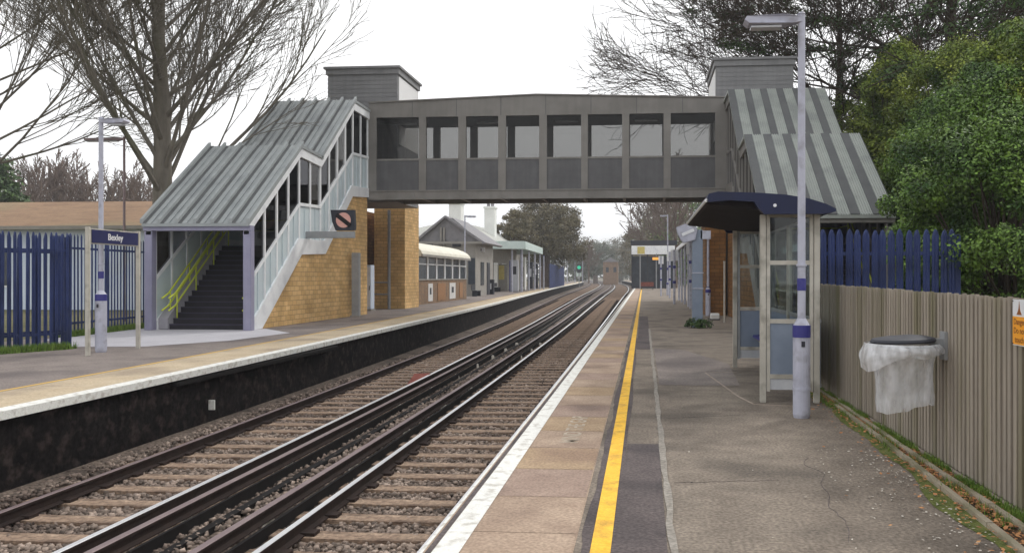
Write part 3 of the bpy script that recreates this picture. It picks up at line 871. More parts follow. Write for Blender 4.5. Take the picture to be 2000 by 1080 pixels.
    fr.box(lo + .2, hi - .2, 29.44, 29.49, 2.72, 2.80); fr.build('screen_frame', FR, so_)
    # front portal
    for X, q in ((lo, 1), (hi, -1)):
        pm = MB(); pm.box(*sorted((X - q * .12, X + q * .13)), 24.0, 24.24, 0, 3.05 + dz)
        pm.build('portal_post', cfg['post'], t, bevel=.012)
    pm = MB(); pm.box(lo - .14, hi + .10, 23.97, 24.26, 3.05 + dz, 3.2 + dz); pm.build('portal_beam', cfg['post'], t)
    # handrails on both sides, double height
    for X, q in ((lo, 1), (hi, -1)):
        for xo in ((.52, .30) if X == lo else (.26,)):
            xr = X + q * xo
            hr = MB()
            for h in (.62, 1.0):
                hr.tube([(xr, 24.25, .30 + h - .62 + .3), (xr, 24.6, .12 + h), (xr, 27.85, 2.72 + h), (xr, 29.4, 2.72 + h)], .028, 8)
            for v in (24.7, 25.8, 26.9, 27.9):
                hr.tube([(xr, v, at(tread, v)), (xr, v, at(tread, v) + 1.0)], .022, 6)
            hr.build('handrail', M['handrail'], t, smooth=True)
    hr = MB(); hr.tube([(lo + .5, 29.36, 3.72), (hi - .3, 29.36, 3.72)], .03, 8); hr.tube([(lo + .5, 29.36, 3.34), (hi - .3, 29.36, 3.34)], .03, 8)
    hr.build('handrail', M['handrail'], t, smooth=True)
    return t

stair(dict(x_out=-15.15, x_in=-12.0, dz=0, label='left covered staircase with white framed black windows above a golden brick wall',
           mats=(M['white_trim'], None, M['stair_panel'], M['glass_dark'], M['roof_metal'], M['roof_metal']), nrib=6, wide_rib=False,
           brick=M['gold_brick'], post=M['lilac_post']))
stair(dict(x_out=7.05, x_in=3.50, dz=.14, label='right covered staircase with pale and dark striped roof sheets above the blue fence', 
           mats=(M['bridge_grey'], None, M['bridge_panel'], M['glass_dark'], M['roof_pale'], M['roof_dark']), nrib=6, wide_rib=True,  # frames and panels coloured grey for the unlit side
           brick=M['shaded_brick'], post=M['bridge_grey']))

def tower(x0, x1, y0, y1, z0, z1, label, pale_side):
    t = thing('lift_tower', label, 'lift tower', ((x0 + x1) / 2, y0, 0), 'lift towers at the ends of the footbridge')
    b = MB()
    b.box(x0, x1, y0, y1, z0, z1 - .35)
    b.build('clad_shaft', M['tower_grey'], t)
    gr = MB(); z = z1 - .62
    while z > z1 - 2.6:
        gr.box(x0 - .012, x1 + .012, y0 - .012, y0 - .001, z, z + .14); z -= .19
    gr.build('cladding_board', M['tower_grey'], t)
    px_ = x1 + .02 if pale_side > 0 else x0 - .02
    MB().box(*sorted((px_, px_ - pale_side * .015)), y0 + .2, y1 - .1, z1 - 3.5, z1 - .42).build('side_panel', M['tower_pale'], t)
    r = MB(); r.box(x0 - .16, x1 + .16, y0 - .16, y1 + .16, z1 - .10, z1); r.box(x0 - .08, x1 + .08, y0 - .08, y1 + .08, z1 - .35, z1 - .10)
    r.build('roof', M['tower_grey'], t)
tower(XatY(643, 36.5) , XatY(778, 36.5), 35.06 + 1.3, 39.8, 5.02, Zat(131, -12, 36.4), 'left grey lift tower standing behind the stair roof and the bare tree branches', 1)
tower(XatY(1399, 36.2), XatY(1550, 36.2), 36.3, 40.2, 0, Zat(112, 5, 36.2), 'right grey lift tower rising behind the striped stair roof', -1)

# piers and the recess below the deck
bp = MB(); bp.box(-13.75, -12.15, 41.0, 43.6, -.02, 5.5)
single('brick_pier', bp, M['gold_brick'], 'tall golden brick pier beyond the white cabinet, left of the station building', 'pier', loc=(-13, 42, 0))
bp = MB(); bp.box(2.62, 3.46, 34.95, 37.6, -.02, 5.0)
single('brick_pier', bp, M['shaded_brick'], 'brown brick pier under the right end of the bridge behind the glazed shelter', 'pier', loc=(3, 36, 0))
rw = MB(); rw.box(-14.6, -14.2, 34.98, 44.0, -.02, 5.0)
single('recess_wall', rw, M['shaded_brick'], 'dark brown brick wall in the recess below the left end of the bridge', 'wall', loc=(-14.4, 39, 0))
col = thing('steel_column', 'slim pale steel column with two cross rails in the recess below the bridge', 'column', (XatY(760, 40.5), 40.5, 0))
xx = XatY(760, 40.5)
MB().cyl(xx, 40.5, 0, 5.0, .075).build('shaft', M['grey_frame'], col, smooth=False)
ra = MB()
for h in (.75, 1.35): ra.tube([(xx, 40.5, h), (xx - 1.1, 40.5, h)], .035, 8)
ra.build('cross_rail', M['grey_frame'], col)
cb = thing('control_cabinet', 'tall white metal cabinet standing at the mouth of the brick recess', 'cabinet', (-13.3, 38.6, 0))
MB().box(-13.62, -13.05, 38.4, 38.95, .08, 2.2).build('case', M['hut_wall'], cb, bevel=.02)
MB().box(-13.6, -13.07, 38.385, 38.4, .2, 2.1).build('door', M['white_trim'], cb)
MB().box(-13.12, -13.09, 38.36, 38.385, 1.0, 1.2).build('handle', M['dark_paint'], cb)
MB().box(-13.66, -13.01, 38.34, 39.0, 0, .08).build('plinth', M['render_grey'], cb)
gc = thing('grey_pillar', 'plain grey metal pillar standing in front of the golden brick wall', 'pillar', (-11.75, 32.9, 0))
MB().box(-11.92, -11.62, 32.7, 32.95, 0, 2.62).build('shaft', M['grey_frame'], gc, bevel=.015)
MB().box(-11.96, -11.58, 32.66, 32.99, 0, .06).build('base_plate', M['render_grey'], gc)

# bracket arm and information screen in front of the stair
sc_ = thing('sign_bracket', 'grey bracket arm on a short post fixed in front of the white stair panels', 'bracket', (-11.8, 28.5, 2.6))
y0 = 28.4
xa, xb_ = XatY(588, y0), XatY(692, y0)
MB().box(xa, xb_, y0, y0 + .12, Zat(465, -11, y0), Zat(452, -11, y0)).build('arm', M['grey_frame'], sc_, bevel=.01)
MB().box(xa - .02, xa + .09, y0 - .02, y0 + .14, 2.55, Zat(425, xa, y0)).build('post', M['grey_frame'], sc_)
MB().box(xa - .9, xa, y0 + .02, y0 + .10, 2.95, 3.05).build('wall_stay', M['grey_frame'], sc_)
sn_ = thing('information_screen', 'black framed screen with a pink picture crossed by a dark diagonal band', 'screen', (XatY(668, y0), y0, 3.5))
za, zb = Zat(450, -10, y0), Zat(410, -10, y0); xc, xd = XatY(646, y0), XatY(692, y0)
sp = MB(); sp.prism([(xc, zb), (xd, zb), (xd + .03, za + .1), (xd, za), (xc + .18, za), (xc + .06, za + .3)], y0 - .02, y0 + .14, 'y'); sp.build('casing', M['dark_paint'], sn_)
cx_, cz_ = (xc + xd) / 2 + .04, (za + zb) / 2; rr = .27
dm = MB(); pr = [(cx_ + rr * math.cos(a), cz_ + rr * math.sin(a)) for a in np.linspace(0, 2 * math.pi, 28, endpoint=False)]
dm.prism(pr, y0 - .028, y0 - .021, 'y'); dm.build('picture', M['picture_red'], sn_)
dm = MB(); dm.bar((cx_ - .26, y0 - .034, cz_ + .2), (cx_ + .26, y0 - .034, cz_ - .2), .006, .15, up=(0, 0, 1)); dm.build('diagonal_band', M['soffit'], sn_)

# ------------------------------------------------------------------ fences
def palisade(name, label, A, B, h, pitch, m_, post_every=2.4, pw=.072, z0=0.0, group=None):
    A = Vector((A[0], A[1], z0)); B = Vector((B[0], B[1], z0)); L = (B - A).length; d = (B - A) / L; nrm = Vector((-d.y, d.x, 0))
    t = thing(name, label, 'fence', tuple(A), group)
    n = int(L / pitch); pl = MB(); first_ = None
    for i in range(n + 1):
        c = A + d * (i * pitch + .02)
        hh = h + rnd.uniform(-.012, .012)
        tilt = rnd.uniform(-.006, .006)
        w = pw / 2; q = nrm * .018
        def P(s_, off, z): return c + d * (s_ + tilt * z) + off + Vector((0, 0, z))
        vs = [P(-w, q, .04), P(-w * .45, -q * .4, .04), P(0, q * .5, .04), P(w * .45, -q * .4, .04), P(w, q, .04),
              P(-w, q, hh - .09), P(-w * .45, -q * .4, hh - .05), P(0, q * .5, hh - .06), P(w * .45, -q * .4, hh - .05), P(w, q, hh - .09),
              P(-w * .55, q * 1.0, hh), P(0, q * .9, hh + .035), P(w * .55, q * 1.0, hh)]
        pl.add(vs, [(0, 1, 6, 5), (1, 2, 7, 6), (2, 3, 8, 7), (3, 4, 9, 8), (5, 6, 7, 10), (6, 7, 11, 10), (7, 8, 12, 11), (7, 8, 9, 12)])
    pl.build('palings', m_, t)
    for hz in (.35, h - .38):
        MB().bar(A + nrm * .05 + Vector((0, 0, hz)), B + nrm * .05 + Vector((0, 0, hz)), .05, .06).build('rail', m_, t)
    k = max(1, round(L / post_every))
    for i in range(k + 1):
        c = A + d * (L * i / k) + nrm * .11
        MB().bar(c, c + Vector((0, 0, h - .06)), .06, .10, up=d).build('post', m_, t)
    return t
palisade('palisade_fence', 'dark blue palisade fence seen nearly edge on at the far left of the platform', (-14.75, 14.6), (-13.2, 17.95), 2.62, .125, M['palisade'])
palisade('palisade_fence', 'dark blue palisade fence behind the station name board, running to the stairs', (-15.8, 21.2), (-16.25, 25.9), 2.82, .17, M['palisade'], pw=.06)
palisade('palisade_fence', 'dark blue palisade return seen end on beside the leaning fence post', (-13.22, 18.0), (-15.75, 21.15), 2.62, .14, M['palisade'])
palisade('palisade_gate', 'closed dark blue palisade gate leaf behind the leftmost fence', (-15.6, 14.9), (-13.7, 18.6), 2.60, .19, M['palisade'], pw=.085)
palisade('palisade_fence', 'short run of bright blue palisade standing above the wooden fence', (2.62, 14.3), (5.3, 14.25), 2.42, .142, M['palisade'], post_every=1.3, pw=.118)

wf = thing('wooden_fence', 'weathered grey close boarded wooden fence along the right platform', 'fence', (2.6, 6, 0))
FX = 2.60
def fence_h(y): return 1.50 + (y - 5.6) * .006
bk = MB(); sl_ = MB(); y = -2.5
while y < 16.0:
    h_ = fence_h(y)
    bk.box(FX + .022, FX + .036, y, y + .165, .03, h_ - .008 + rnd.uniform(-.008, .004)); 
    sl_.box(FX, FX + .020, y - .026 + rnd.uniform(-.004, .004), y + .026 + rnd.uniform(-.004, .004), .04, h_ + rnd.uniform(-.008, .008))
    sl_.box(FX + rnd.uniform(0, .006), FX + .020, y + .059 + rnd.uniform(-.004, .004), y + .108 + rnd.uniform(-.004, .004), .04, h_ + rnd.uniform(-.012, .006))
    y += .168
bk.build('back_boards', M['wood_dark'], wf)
sl_.build('front_slats', M['wood'], wf)
MB().box(FX + .04, FX + .09, -2.5, 16.1, .35, .45).build('arris_rail', M['wood_dark'], wf)
MB().box(FX + .04, FX + .09, -2.5, 16.1, 1.15, 1.25).build('arris_rail', M['wood_dark'], wf)
for yy in np.arange(-2, 16.1, 2.4): MB().box(FX + .04, FX + .15, yy, yy + .1, 0, 1.46).build('post', M['wood_dark'], wf)

for lab, pts in (('outer concrete edging strip beside the tarmac, slanting toward the wooden fence', [(2.10, 2.5), (2.22, 4.6), (2.30, 6.5), (2.38, 8.6), (2.43, 10.6)]),
                 ('inner concrete edging strip at the foot of the wooden fence', [(2.44, 2.0), (2.45, 5), (2.46, 8), (2.50, 10.5), (2.50, 14)])):
    kb = MB()
    for a, b_ in zip(pts[:-1], pts[1:]):
        n = max(1, round((b_[1] - a[1]) / .9))
        for i in range(n):
            p0 = (a[0] + (b_[0] - a[0]) * i / n, a[1] + (b_[1] - a[1]) * i / n + .008, .012 + rnd.uniform(-.004, .006))
            p1 = (a[0] + (b_[0] - a[0]) * (i + 1) / n, a[1] + (b_[1] - a[1]) * (i + 1) / n - .008, .012 + rnd.uniform(-.004, .006))
            kb.bar(p0, p1, .045, .06)
    single('edging_strip', kb, M['kerb'], lab, 'kerb', loc=(pts[0][0], pts[0][1], 0), kind=None)
struct('soil_strip', MB().add([(2.12, 2.2, .006), (2.58, 2.2, .006), (2.58, 15, .006), (2.46, 15, .006), (2.43, 10.6, .006), (2.30, 6.5, .006), (2.22, 4.6, .006)], [tuple(range(7))]), M['soil'])
# moss creeping over the tarmac edge
ms = MB(); i = 0
for yy in np.arange(3.2, 12.5, .12):
    e = np.interp(yy, [2.5, 4.6, 6.5, 8.6, 10.6, 13], [2.08, 2.20, 2.28, 2.36, 2.41, 2.45])
    wv = .05 + .16 * max(0, mnoise.noise((yy * .9, 3, 1)) + .35) + .02 * rnd.random()
    ms.v += [(e - wv, yy, .0042), (e, yy, .0075)]
    if i: ms.f.append((2*i-2, 2*i-1, 2*i+1, 2*i)); ms.m.append(0)
    i += 1
single('moss_band', ms, M['moss'], 'ragged band of olive moss along the tarmac edge by the kerb', 'moss', loc=(2.2, 8, 0), kind='stuff')

def blades(n, seed, sampler, hmin, hmax, w, name, label, m_, cat='grass'):
    rg = np.random.default_rng(seed); c = sampler(rg, n)
    a = rg.uniform(0, 6.283, n); h = rg.uniform(hmin, hmax, n); l = rg.uniform(0, .7, n)
    dx, dy = np.cos(a) * w, np.sin(a) * w
    tx, ty = -np.sin(a) * h * l, np.cos(a) * h * l
    v = np.stack([c + np.stack([-dx, -dy, 0 * a], -1), c + np.stack([dx, dy, 0 * a], -1),
                  c + np.stack([tx + dx * .3, ty + dy * .3, h], -1)], 1)
    f = np.arange(n * 3).reshape(n, 3)
    o = np_mesh(name, v.reshape(-1, 3), f, m_)
    return tag(o, label, cat, None, 'stuff')
def gs(rg, n):
    y = rg.uniform(3, 13, n); cl = np.sin(y * 3.1) + np.sin(y * 7.7 + 1) + .6 * np.sin(y * 17); y = np.where(cl < -.3, y + .35, y)
    return np.stack([2.50 + .09 * rg.random(n) - (rg.random(n) < .25) * rg.random(n) * .22, y, np.full(n, .005)], -1)
blades(15000, 5, gs, .015, .07, .005, 'grass_tufts', 'short bright grass growing along the foot of the wooden fence', M['grass'])
def gl_(rg, n):
    t_ = rg.random(n); seg = rg.random(n) < .45
    x = np.where(seg, -14.9 + 1.65 * t_, -15.8 - .45 * t_) + rg.uniform(-.1, .30, n)
    y = np.where(seg, 14.3 + 3.5 * t_, 21.2 + 4.7 * t_) + rg.uniform(-.25, .1, n)
    return np.stack([x, y, np.full(n, 0.0)], -1)
blades(16000, 6, gl_, .04, .2, .01, 'grass_tufts', 'rough grass growing through the foot of the left blue fences', M['grass'])

def flat_leaves(n, seed, sampler, size, name, label, m_):
    rg = np.random.default_rng(seed); c = sampler(rg, n)
    a = rg.uniform(0, 6.283, n); s_ = size * rg.uniform(.5, 1.2, n)
    u = np.stack([np.cos(a), np.sin(a), rg.uniform(-.25, .25, n)], -1) * s_[:, None]
    w = np.stack([-np.sin(a), np.cos(a), rg.uniform(-.35, .35, n)], -1) * (s_ * .6)[:, None]
    v = np.stack([c - u, c + w, c + u, c - w], 1)
    v[..., 2] = np.maximum(v[..., 2], c[:, None, 2] * .8)
    o = np_mesh(name, v.reshape(-1, 3), np.arange(n * 4).reshape(n, 4), m_)
    return tag(o, label, 'leaf litter', None, 'stuff')
def ls(rg, n):
    y = rg.uniform(3.0, 12, n)
    e = np.interp(y, [2.5, 4.6, 6.5, 8.6, 10.6, 13], [2.10, 2.22, 2.30, 2.38, 2.43, 2.45])
    k = rg.random(n)
    x = np.where(k < .86, e + (2.55 - e) * rg.random(n), e - rg.exponential(.10, n))
    return np.stack([x, y, np.full(n, .02) + .012 * rg.random(n)], -1)
flat_leaves(4200, 8, ls, .021, 'leaf_litter', 'brown dead leaves lying between the two concrete edging strips', M['dead_leaf'])
def ls2(rg, n):
    y = rg.uniform(3.6, 8, n); x = 2.2 - rg.exponential(.28, n)
    return np.stack([x, y, np.full(n, .012)], -1)
flat_leaves(420, 9, ls2, .013, 'scattered_leaves', 'small pale leaves scattered on the tarmac near the kerb', M['stain'])

# ------------------------------------------------------------------ lamp posts
def lamp_post(label, x, y, h, side, casing=1.12, pr=.045, cr=.10, lantern=.62, group='platform lamp posts', bands=True, paint='lamp_paint', yaw=0):
    t = thing('lamp_post', label, 'lamp post', (x, y, 0), group)
    if casing:
        MB().tube([(x, y, 0), (x, y, .04), (x, y, casing)], [cr * .9, cr, cr], 20).build('casing', M[paint], t, smooth=False)
        if bands:
            MB().tube([(x, y, casing - .13), (x, y, casing + .012)], cr + .004, 20).build('casing_band', M['blue_band'], t)
            MB().tube([(x, y, casing * .30), (x, y, casing * .30 + .03)], cr + .006, 20).build('strap', M['lamp_paint'], t)
            MB().box(x - .02, x + .02, y - cr - .008, y - cr + .01, casing * .78, casing * .84).build('door_lock', M['dark_paint'], t)
        MB().tube([(x, y, casing + .012), (x, y, casing + .09)], [cr * .95, pr * 1.1], 20).build('collar', M[paint], t)
    MB().tube([(x, y, casing), (x, y, h)], [pr * 1.05, pr * .92], 16).build('pole', M[paint], t)
    if bands:
        MB().tube([(x, y, h * .315), (x, y, h * .345)], pr * 1.16, 16).build('pole_band', M['blue_band'], t)
        MB().tube([(x, y, h * .375), (x, y, h * .38)], pr * 1.35, 16).build('strap', M['lamp_paint'], t)
    MB().tube([(x, y, h), (x, y, h + .02)], [pr * 1.15, pr * .6], 16).build('cap', M[paint], t)
    s = side
    cy, sy = math.cos(yaw), math.sin(yaw)
    ln = MB()
    pr_ = [(0.0, h - .10), (.10, h - .12), (.22, h - .14), (lantern, h - .13), (lantern + .05, h - .08), (lantern + .02, h - .03), (.22, h - .01), (0, h - .03)]
    w = .11
    vs = []
    for yy, sc in ((-w, .8), (-w * .6, 1.0), (w * .6, 1.0), (w, .8)):
        zc = h - .08
        for (a, z) in pr_:
            wy = yy * (0.45 if a < .15 else 1)
            vs.append((x + s * (a * cy) - wy * sy * s, y + a * sy + wy * cy, zc + (z - zc) * sc))
    n = len(pr_); fs = [tuple(range(n)), tuple(range(3 * n, 4 * n))]
    for j in range(3):
        for i in range(n):
            i2 = (i + 1) % n
            fs.append((j*n + i, j*n + i2, (j+1)*n + i2, (j+1)*n + i))
    ln.add(vs, fs); lo = ln.build('lantern', M[paint], t)
    b = MB(); 
    q = [(.24, -.07), (lantern - .03, -.07), (lantern - .03, .07), (.24, .07)]
    b.add([(x + s * a * cy - wy * sy * s, y + a * sy + wy * cy, h - .142) for a, wy in q] + [(x + s * a * cy - wy * sy * s, y + a * sy + wy * cy, h - .165) for a, wy in q],
          [(0, 1, 2, 3), (4, 5, 6, 7), (0, 1, 5, 4), (1, 2, 6, 5), (2, 3, 7, 6), (3, 0, 4, 7)])
    b.build('lens', M['lens'], lo)
    return t
lamp_post('tall lilac grey lamp post with blue bands in front of the glazed shelter', 1.845, 9.77, 4.72, -1, casing=1.07)
lamp_post('lilac grey lamp post behind the name board near the left blue fence', -11.80, 17.0, 5.1, 1, casing=1.25, pr=.05, cr=.115, lantern=.55)
lamp_post('thin rusty brown lamp post in the yard behind the left blue fence', -18.96, 28.6, 6.75, -1, casing=0, pr=.045, lantern=1.45, bands=False, paint='rail_dull')

# ------------------------------------------------------------------ glazed platform shelter
sh = thing('platform_shelter', 'narrow glazed waiting shelter with a dark navy curved roof beside the wooden fence', 'shelter', (1.9, 13, 0))
Y0, Y1 = 10.9, 15.1
xl0, xr0, xl1, xr1 = 1.56, 2.22, 1.66, 2.32
yr0, yr1 = 10.55, 15.15
def rx(X, Y): return X + (Y - 10.9) * .01
top_p = [(.80, 2.60), (.83, 2.70), (.95, 2.725), (1.48, 2.705), (1.80, 2.68), (2.085, 2.63), (2.30, 2.56), (2.42, 2.50)]
bot_p = [(2.42, 2.47), (2.28, 2.44), (1.53, 2.44), (1.45, 2.52), (1.40, 2.60), (1.10, 2.62), (.84, 2.60)]
und = [(2.42, 2.47), (2.28, 2.46), (1.75, 2.47), (1.45, 2.50), (1.15, 2.55), (.84, 2.575)]
rm = MB()
prof = top_p + und
b = [(x_, yr0 + .10, z) for x_, z in prof] + [(x_, yr1, z) for x_, z in prof]
n = len(prof)
rm.add(b, [tuple(range(n))[::-1], tuple(range(n, 2 * n))] + [(i, (i + 1) % n, n + (i + 1) % n, n + i) for i in range(n)])
rm.build('roof', M['soffit'], sh)
for ya, yb in ((yr0, yr0 + .10), (yr1, yr1 + .05)):
    g = MB(); g.prism([(x_, z + .006) for x_, z in top_p] + bot_p, ya, yb, 'y'); g.build('gable_fascia', M['navy_roof'], sh)
g = MB(); g.prism([(x_, z + .006) for x_, z in top_p] + [(x_, z + .001) for x_, z in reversed(top_p)], yr0 + .1, yr1, 'y'); g.build('roof_skin', M['navy_roof'], sh)
MB().tube([(.80, yr0, 2.62), (.80, yr1, 2.62)], .022, 8).build('gutter', M['aluminium'], sh)
MB().tube([(1.66, yr0 - .012, 2.55), (1.66, yr0 + .02, 2.55)], .022, 12).build('round_badge', M['sign_white'], sh)
def post(xa, ya, z1=2.46, w=.075):
    MB().box(xa - w / 2, xa + w / 2, ya - w / 2, ya + w / 2, 0, z1).build('post', M['cream_frame'], sh, bevel=.006)
post(xl0, Y0); post(xr0 + .03, Y0); post(xl1, Y1, 2.5); post(xr1 + .03, Y1, 2.5); post(2.30, 13.2)
def end_panel(ya, xa, xb_, fr):
    for z0_, z1_, m_ in ((1.86, 2.44, 'glass_clear'), (1.10, 1.80, 'glass_clear'), (.36, 1.03, 'opal'), (.17, .33, 'lens')):
        q = MB(); q.box(xa + .05, xb_ - .05, ya - .006, ya + .006, z0_, z1_); q.build('glass_pane' if m_ == 'glass_clear' else 'lower_panel', M[m_], sh)
    for z_ in (.345, 1.065, 1.83, 2.45):
        MB().box(xa + .06, xb_ - .06, ya - .02, ya + .02, z_ - .028, z_ + .028).build('transom', M['cream_frame'], sh)
    MB().box(xa + .055, xa + .10, ya - .025, ya + .02, .15, 2.46).build('inner_frame', M[fr], sh)
    MB().box(xb_ - .10, xb_ - .055, ya - .025, ya + .02, .15, 2.46).build('inner_frame', M[fr], sh)
end_panel(Y0, xl0 - .01, xr0 + .04, 'cream_frame')
end_panel(Y1, xl1 - .01, xr1 + .04, 'grey_frame')
for ya, yb in ((Y0 + .05, 13.15), (13.25, Y1 - .05)):
    for z0_, z1_, m_ in ((1.10, 2.44, 'glass_clear'), (.25, 1.03, 'opal')):
        MB().box(2.30, 2.312, ya, yb, z0_, z1_).build('glass_pane' if m_ == 'glass_clear' else 'lower_panel', M[m_], sh)
    for z_ in (.22, 1.065, 2.45): MB().box(2.285, 2.325, ya, yb, z_ - .025, z_ + .025).build('transom', M['grey_frame'], sh)
bn = MB(); bn.prism([(1.98, .55), (2.26, .58), (2.27, .61), (1.98, .585)], 11.3, 15.1, 'y')
bo = bn.build('bench_seat', M['blue_band'], sh)
for yy in (11.6, 13.3, 14.9): MB().bar((2.27, yy, .30), (2.0, yy, .55), .04, .03).build('bench_bracket', M['grey_frame'], bo)

# ------------------------------------------------------------------ litter hoop with clear sack, warning sign
bx, by, bz = 2.24, 7.30, 1.085
bin_ = thing('litter_hoop', 'black lidded litter hoop with a torn clear plastic sack fixed to the wooden fence', 'litter bin', (bx, by, .5))
lid = MB()
rings = [(.265, 0), (.27, .012), (.255, .030), (.18, .045), (.07, .052)]
for r_, z_ in rings:
    for k in range(28):
        a = 2 * math.pi * k / 28
        lid.v.append((bx + r_ * math.cos(a), by + r_ * math.sin(a), bz + z_ + .012 * math.cos(a)))
for j in range(len(rings) - 1):
    for k in range(28):
        k2 = (k + 1) % 28; lid.f.append((j*28 + k, j*28 + k2, (j+1)*28 + k2, (j+1)*28 + k)); lid.m.append(0)
lid.f.append(tuple(range(28))[::-1]); lid.m.append(0); lid.f.append(tuple(4*28 + k for k in range(28))); lid.m.append(0)
lid.build('lid', M['dark_paint'], bin_)
hoop = [(bx + .275 * math.cos(a), by + .275 * math.sin(a), bz - .025) for a in np.linspace(0, 2 * math.pi, 33)]
MB().tube(hoop, .012, 6, False).build('hoop', M['grey_frame'], bin_)
MB().box(bx + .25, FX - .005, by - .035, by + .035, bz - .06, bz + .03).build('bracket_arm', M['grey_frame'], bin_)
MB().box(FX - .03, FX - .003, by - .06, by + .06, bz - .15, bz + .09).build('wall_plate', M['grey_frame'], bin_)
sk = MB(); NA, NR = 72, 26
rg = random.Random(3)
for j in range(NR):
    tt = j / (NR - 1)
    for k in range(NA):
        a = 2 * math.pi * k / NA
        z = bz - .02 - tt * (.52 + .012 * math.sin(5 * a + 1) + .07 / (1 + math.exp(14 * (math.cos(a) - .1))))
        rad = .285 - .045 * min(1, tt * 3) + .01 * tt
        fx = 1 - .06 * tt; fy = 1 - .66 * min(1, tt * 1.3)
        wr = .010 * math.sin(9 * a + 2 * tt) + .018 * mnoise.noise((3 * math.cos(a), 3 * math.sin(a), tt * 3)) + .008 * mnoise.noise((9 * math.cos(a), 9 * math.sin(a), tt * 6))
        sk.v.append((bx + .02 * tt + (rad + wr) * math.cos(a) * fx, by + (rad + wr) * math.sin(a) * fy, z))
for j in range(NR - 1):
    for k in range(NA):
        k2 = (k + 1) % NA; sk.f.append((j*NA + k, j*NA + k2, (j+1)*NA + k2, (j+1)*NA + k)); sk.m.append(0)
sk.build('sack', M['clear_sack'], bin_, smooth=True)
cf = MB(); NR2 = 9
for j in range(NR2):
    tt = j / (NR2 - 1)
    for k in range(NA):
        a = 2 * math.pi * k / NA
        ln_ = .10 + .13 * max(0, math.cos(a - 3.3)) ** 2 + .015 * math.sin(4 * a)
        rad = .29 + .035 * math.sin(tt * 2.6) + .016 * mnoise.noise((4 * math.cos(a), 4 * math.sin(a), tt * 4)) + .008 * math.sin(13 * a) * tt + .03 * max(0, math.cos(a - 3.3))
        cf.v.append((bx + rad * math.cos(a), by + rad * math.sin(a), bz - .01 - tt * ln_))
for j in range(NR2 - 1):
    for k in range(NA):
        k2 = (k + 1) % NA; cf.f.append((j*NA + k, j*NA + k2, (j+1)*NA + k2, (j+1)*NA + k)); cf.m.append(0)
cf.build('sack_cuff', M['clear_sack'], bin_, smooth=True)

ws = thing('warning_sign', 'small white and orange warning sign screwed to the wooden fence', 'sign', (FX, 5.88, 1.17))
MB().box(FX - .012, FX - .006, 5.765, 5.985, 1.17, 1.49).build('backing', M['sign_white'], ws, bevel=.002)
MB().box(FX - .0145, FX - .0125, 5.772, 5.978, 1.178, 1.372).build('orange_field', M['sign_orange'], ws)
MB().prism([(5.918, 1.385), (5.842, 1.385), (5.862, 1.41), (5.872, 1.43), (5.880, 1.478), (5.888, 1.43), (5.898, 1.41)], FX - .0145, FX - .0125, 'x').build('pictogram', M['sign_ink'], ws)
for i, wd_ in enumerate(('Danger', 'Do not', 'touch')):
    text_mesh('lettering', wd_, .058, M['sign_ink'], frame((FX - .0146, 5.875, 1.335 - i * .062), (0, -1, 0), (0, 0, 1)), ws, extrude=.0008, bold=.0012)
for yy, zz in ((5.972, 1.478), (5.778, 1.478), (5.972, 1.182), (5.778, 1.182)):
    MB().tube([(FX - .014, yy, zz), (FX - .017, yy, zz)], .005, 8).build('screw', M['rail_side'], ws)

# ------------------------------------------------------------------ station name board
nb = thing('station_name_board', 'dark blue station name board in a pale frame on two posts, left platform', 'sign', (-11.5, 17, 0))
for yy in (16.15, 17.85):
    MB().box(-11.54, -11.46, yy - .035, yy + .035, 0, 2.68).build('post', M['cream_frame'], nb, bevel=.006)
MB().box(-11.53, -11.47, 16.19, 17.81, 2.33, 2.655).build('board_frame', M['cream_frame'], nb)
MB().box(-11.468, -11.455, 16.22, 17.78, 2.355, 2.63).build('name_panel', M['sign_navy'], nb)
text_mesh('lettering', 'Bexley', .19, M['sign_letters'], frame((-11.454, 16.98, 2.49), (0, 1, 0), (0, 0, 1)), nb, extrude=.002, bold=.004)

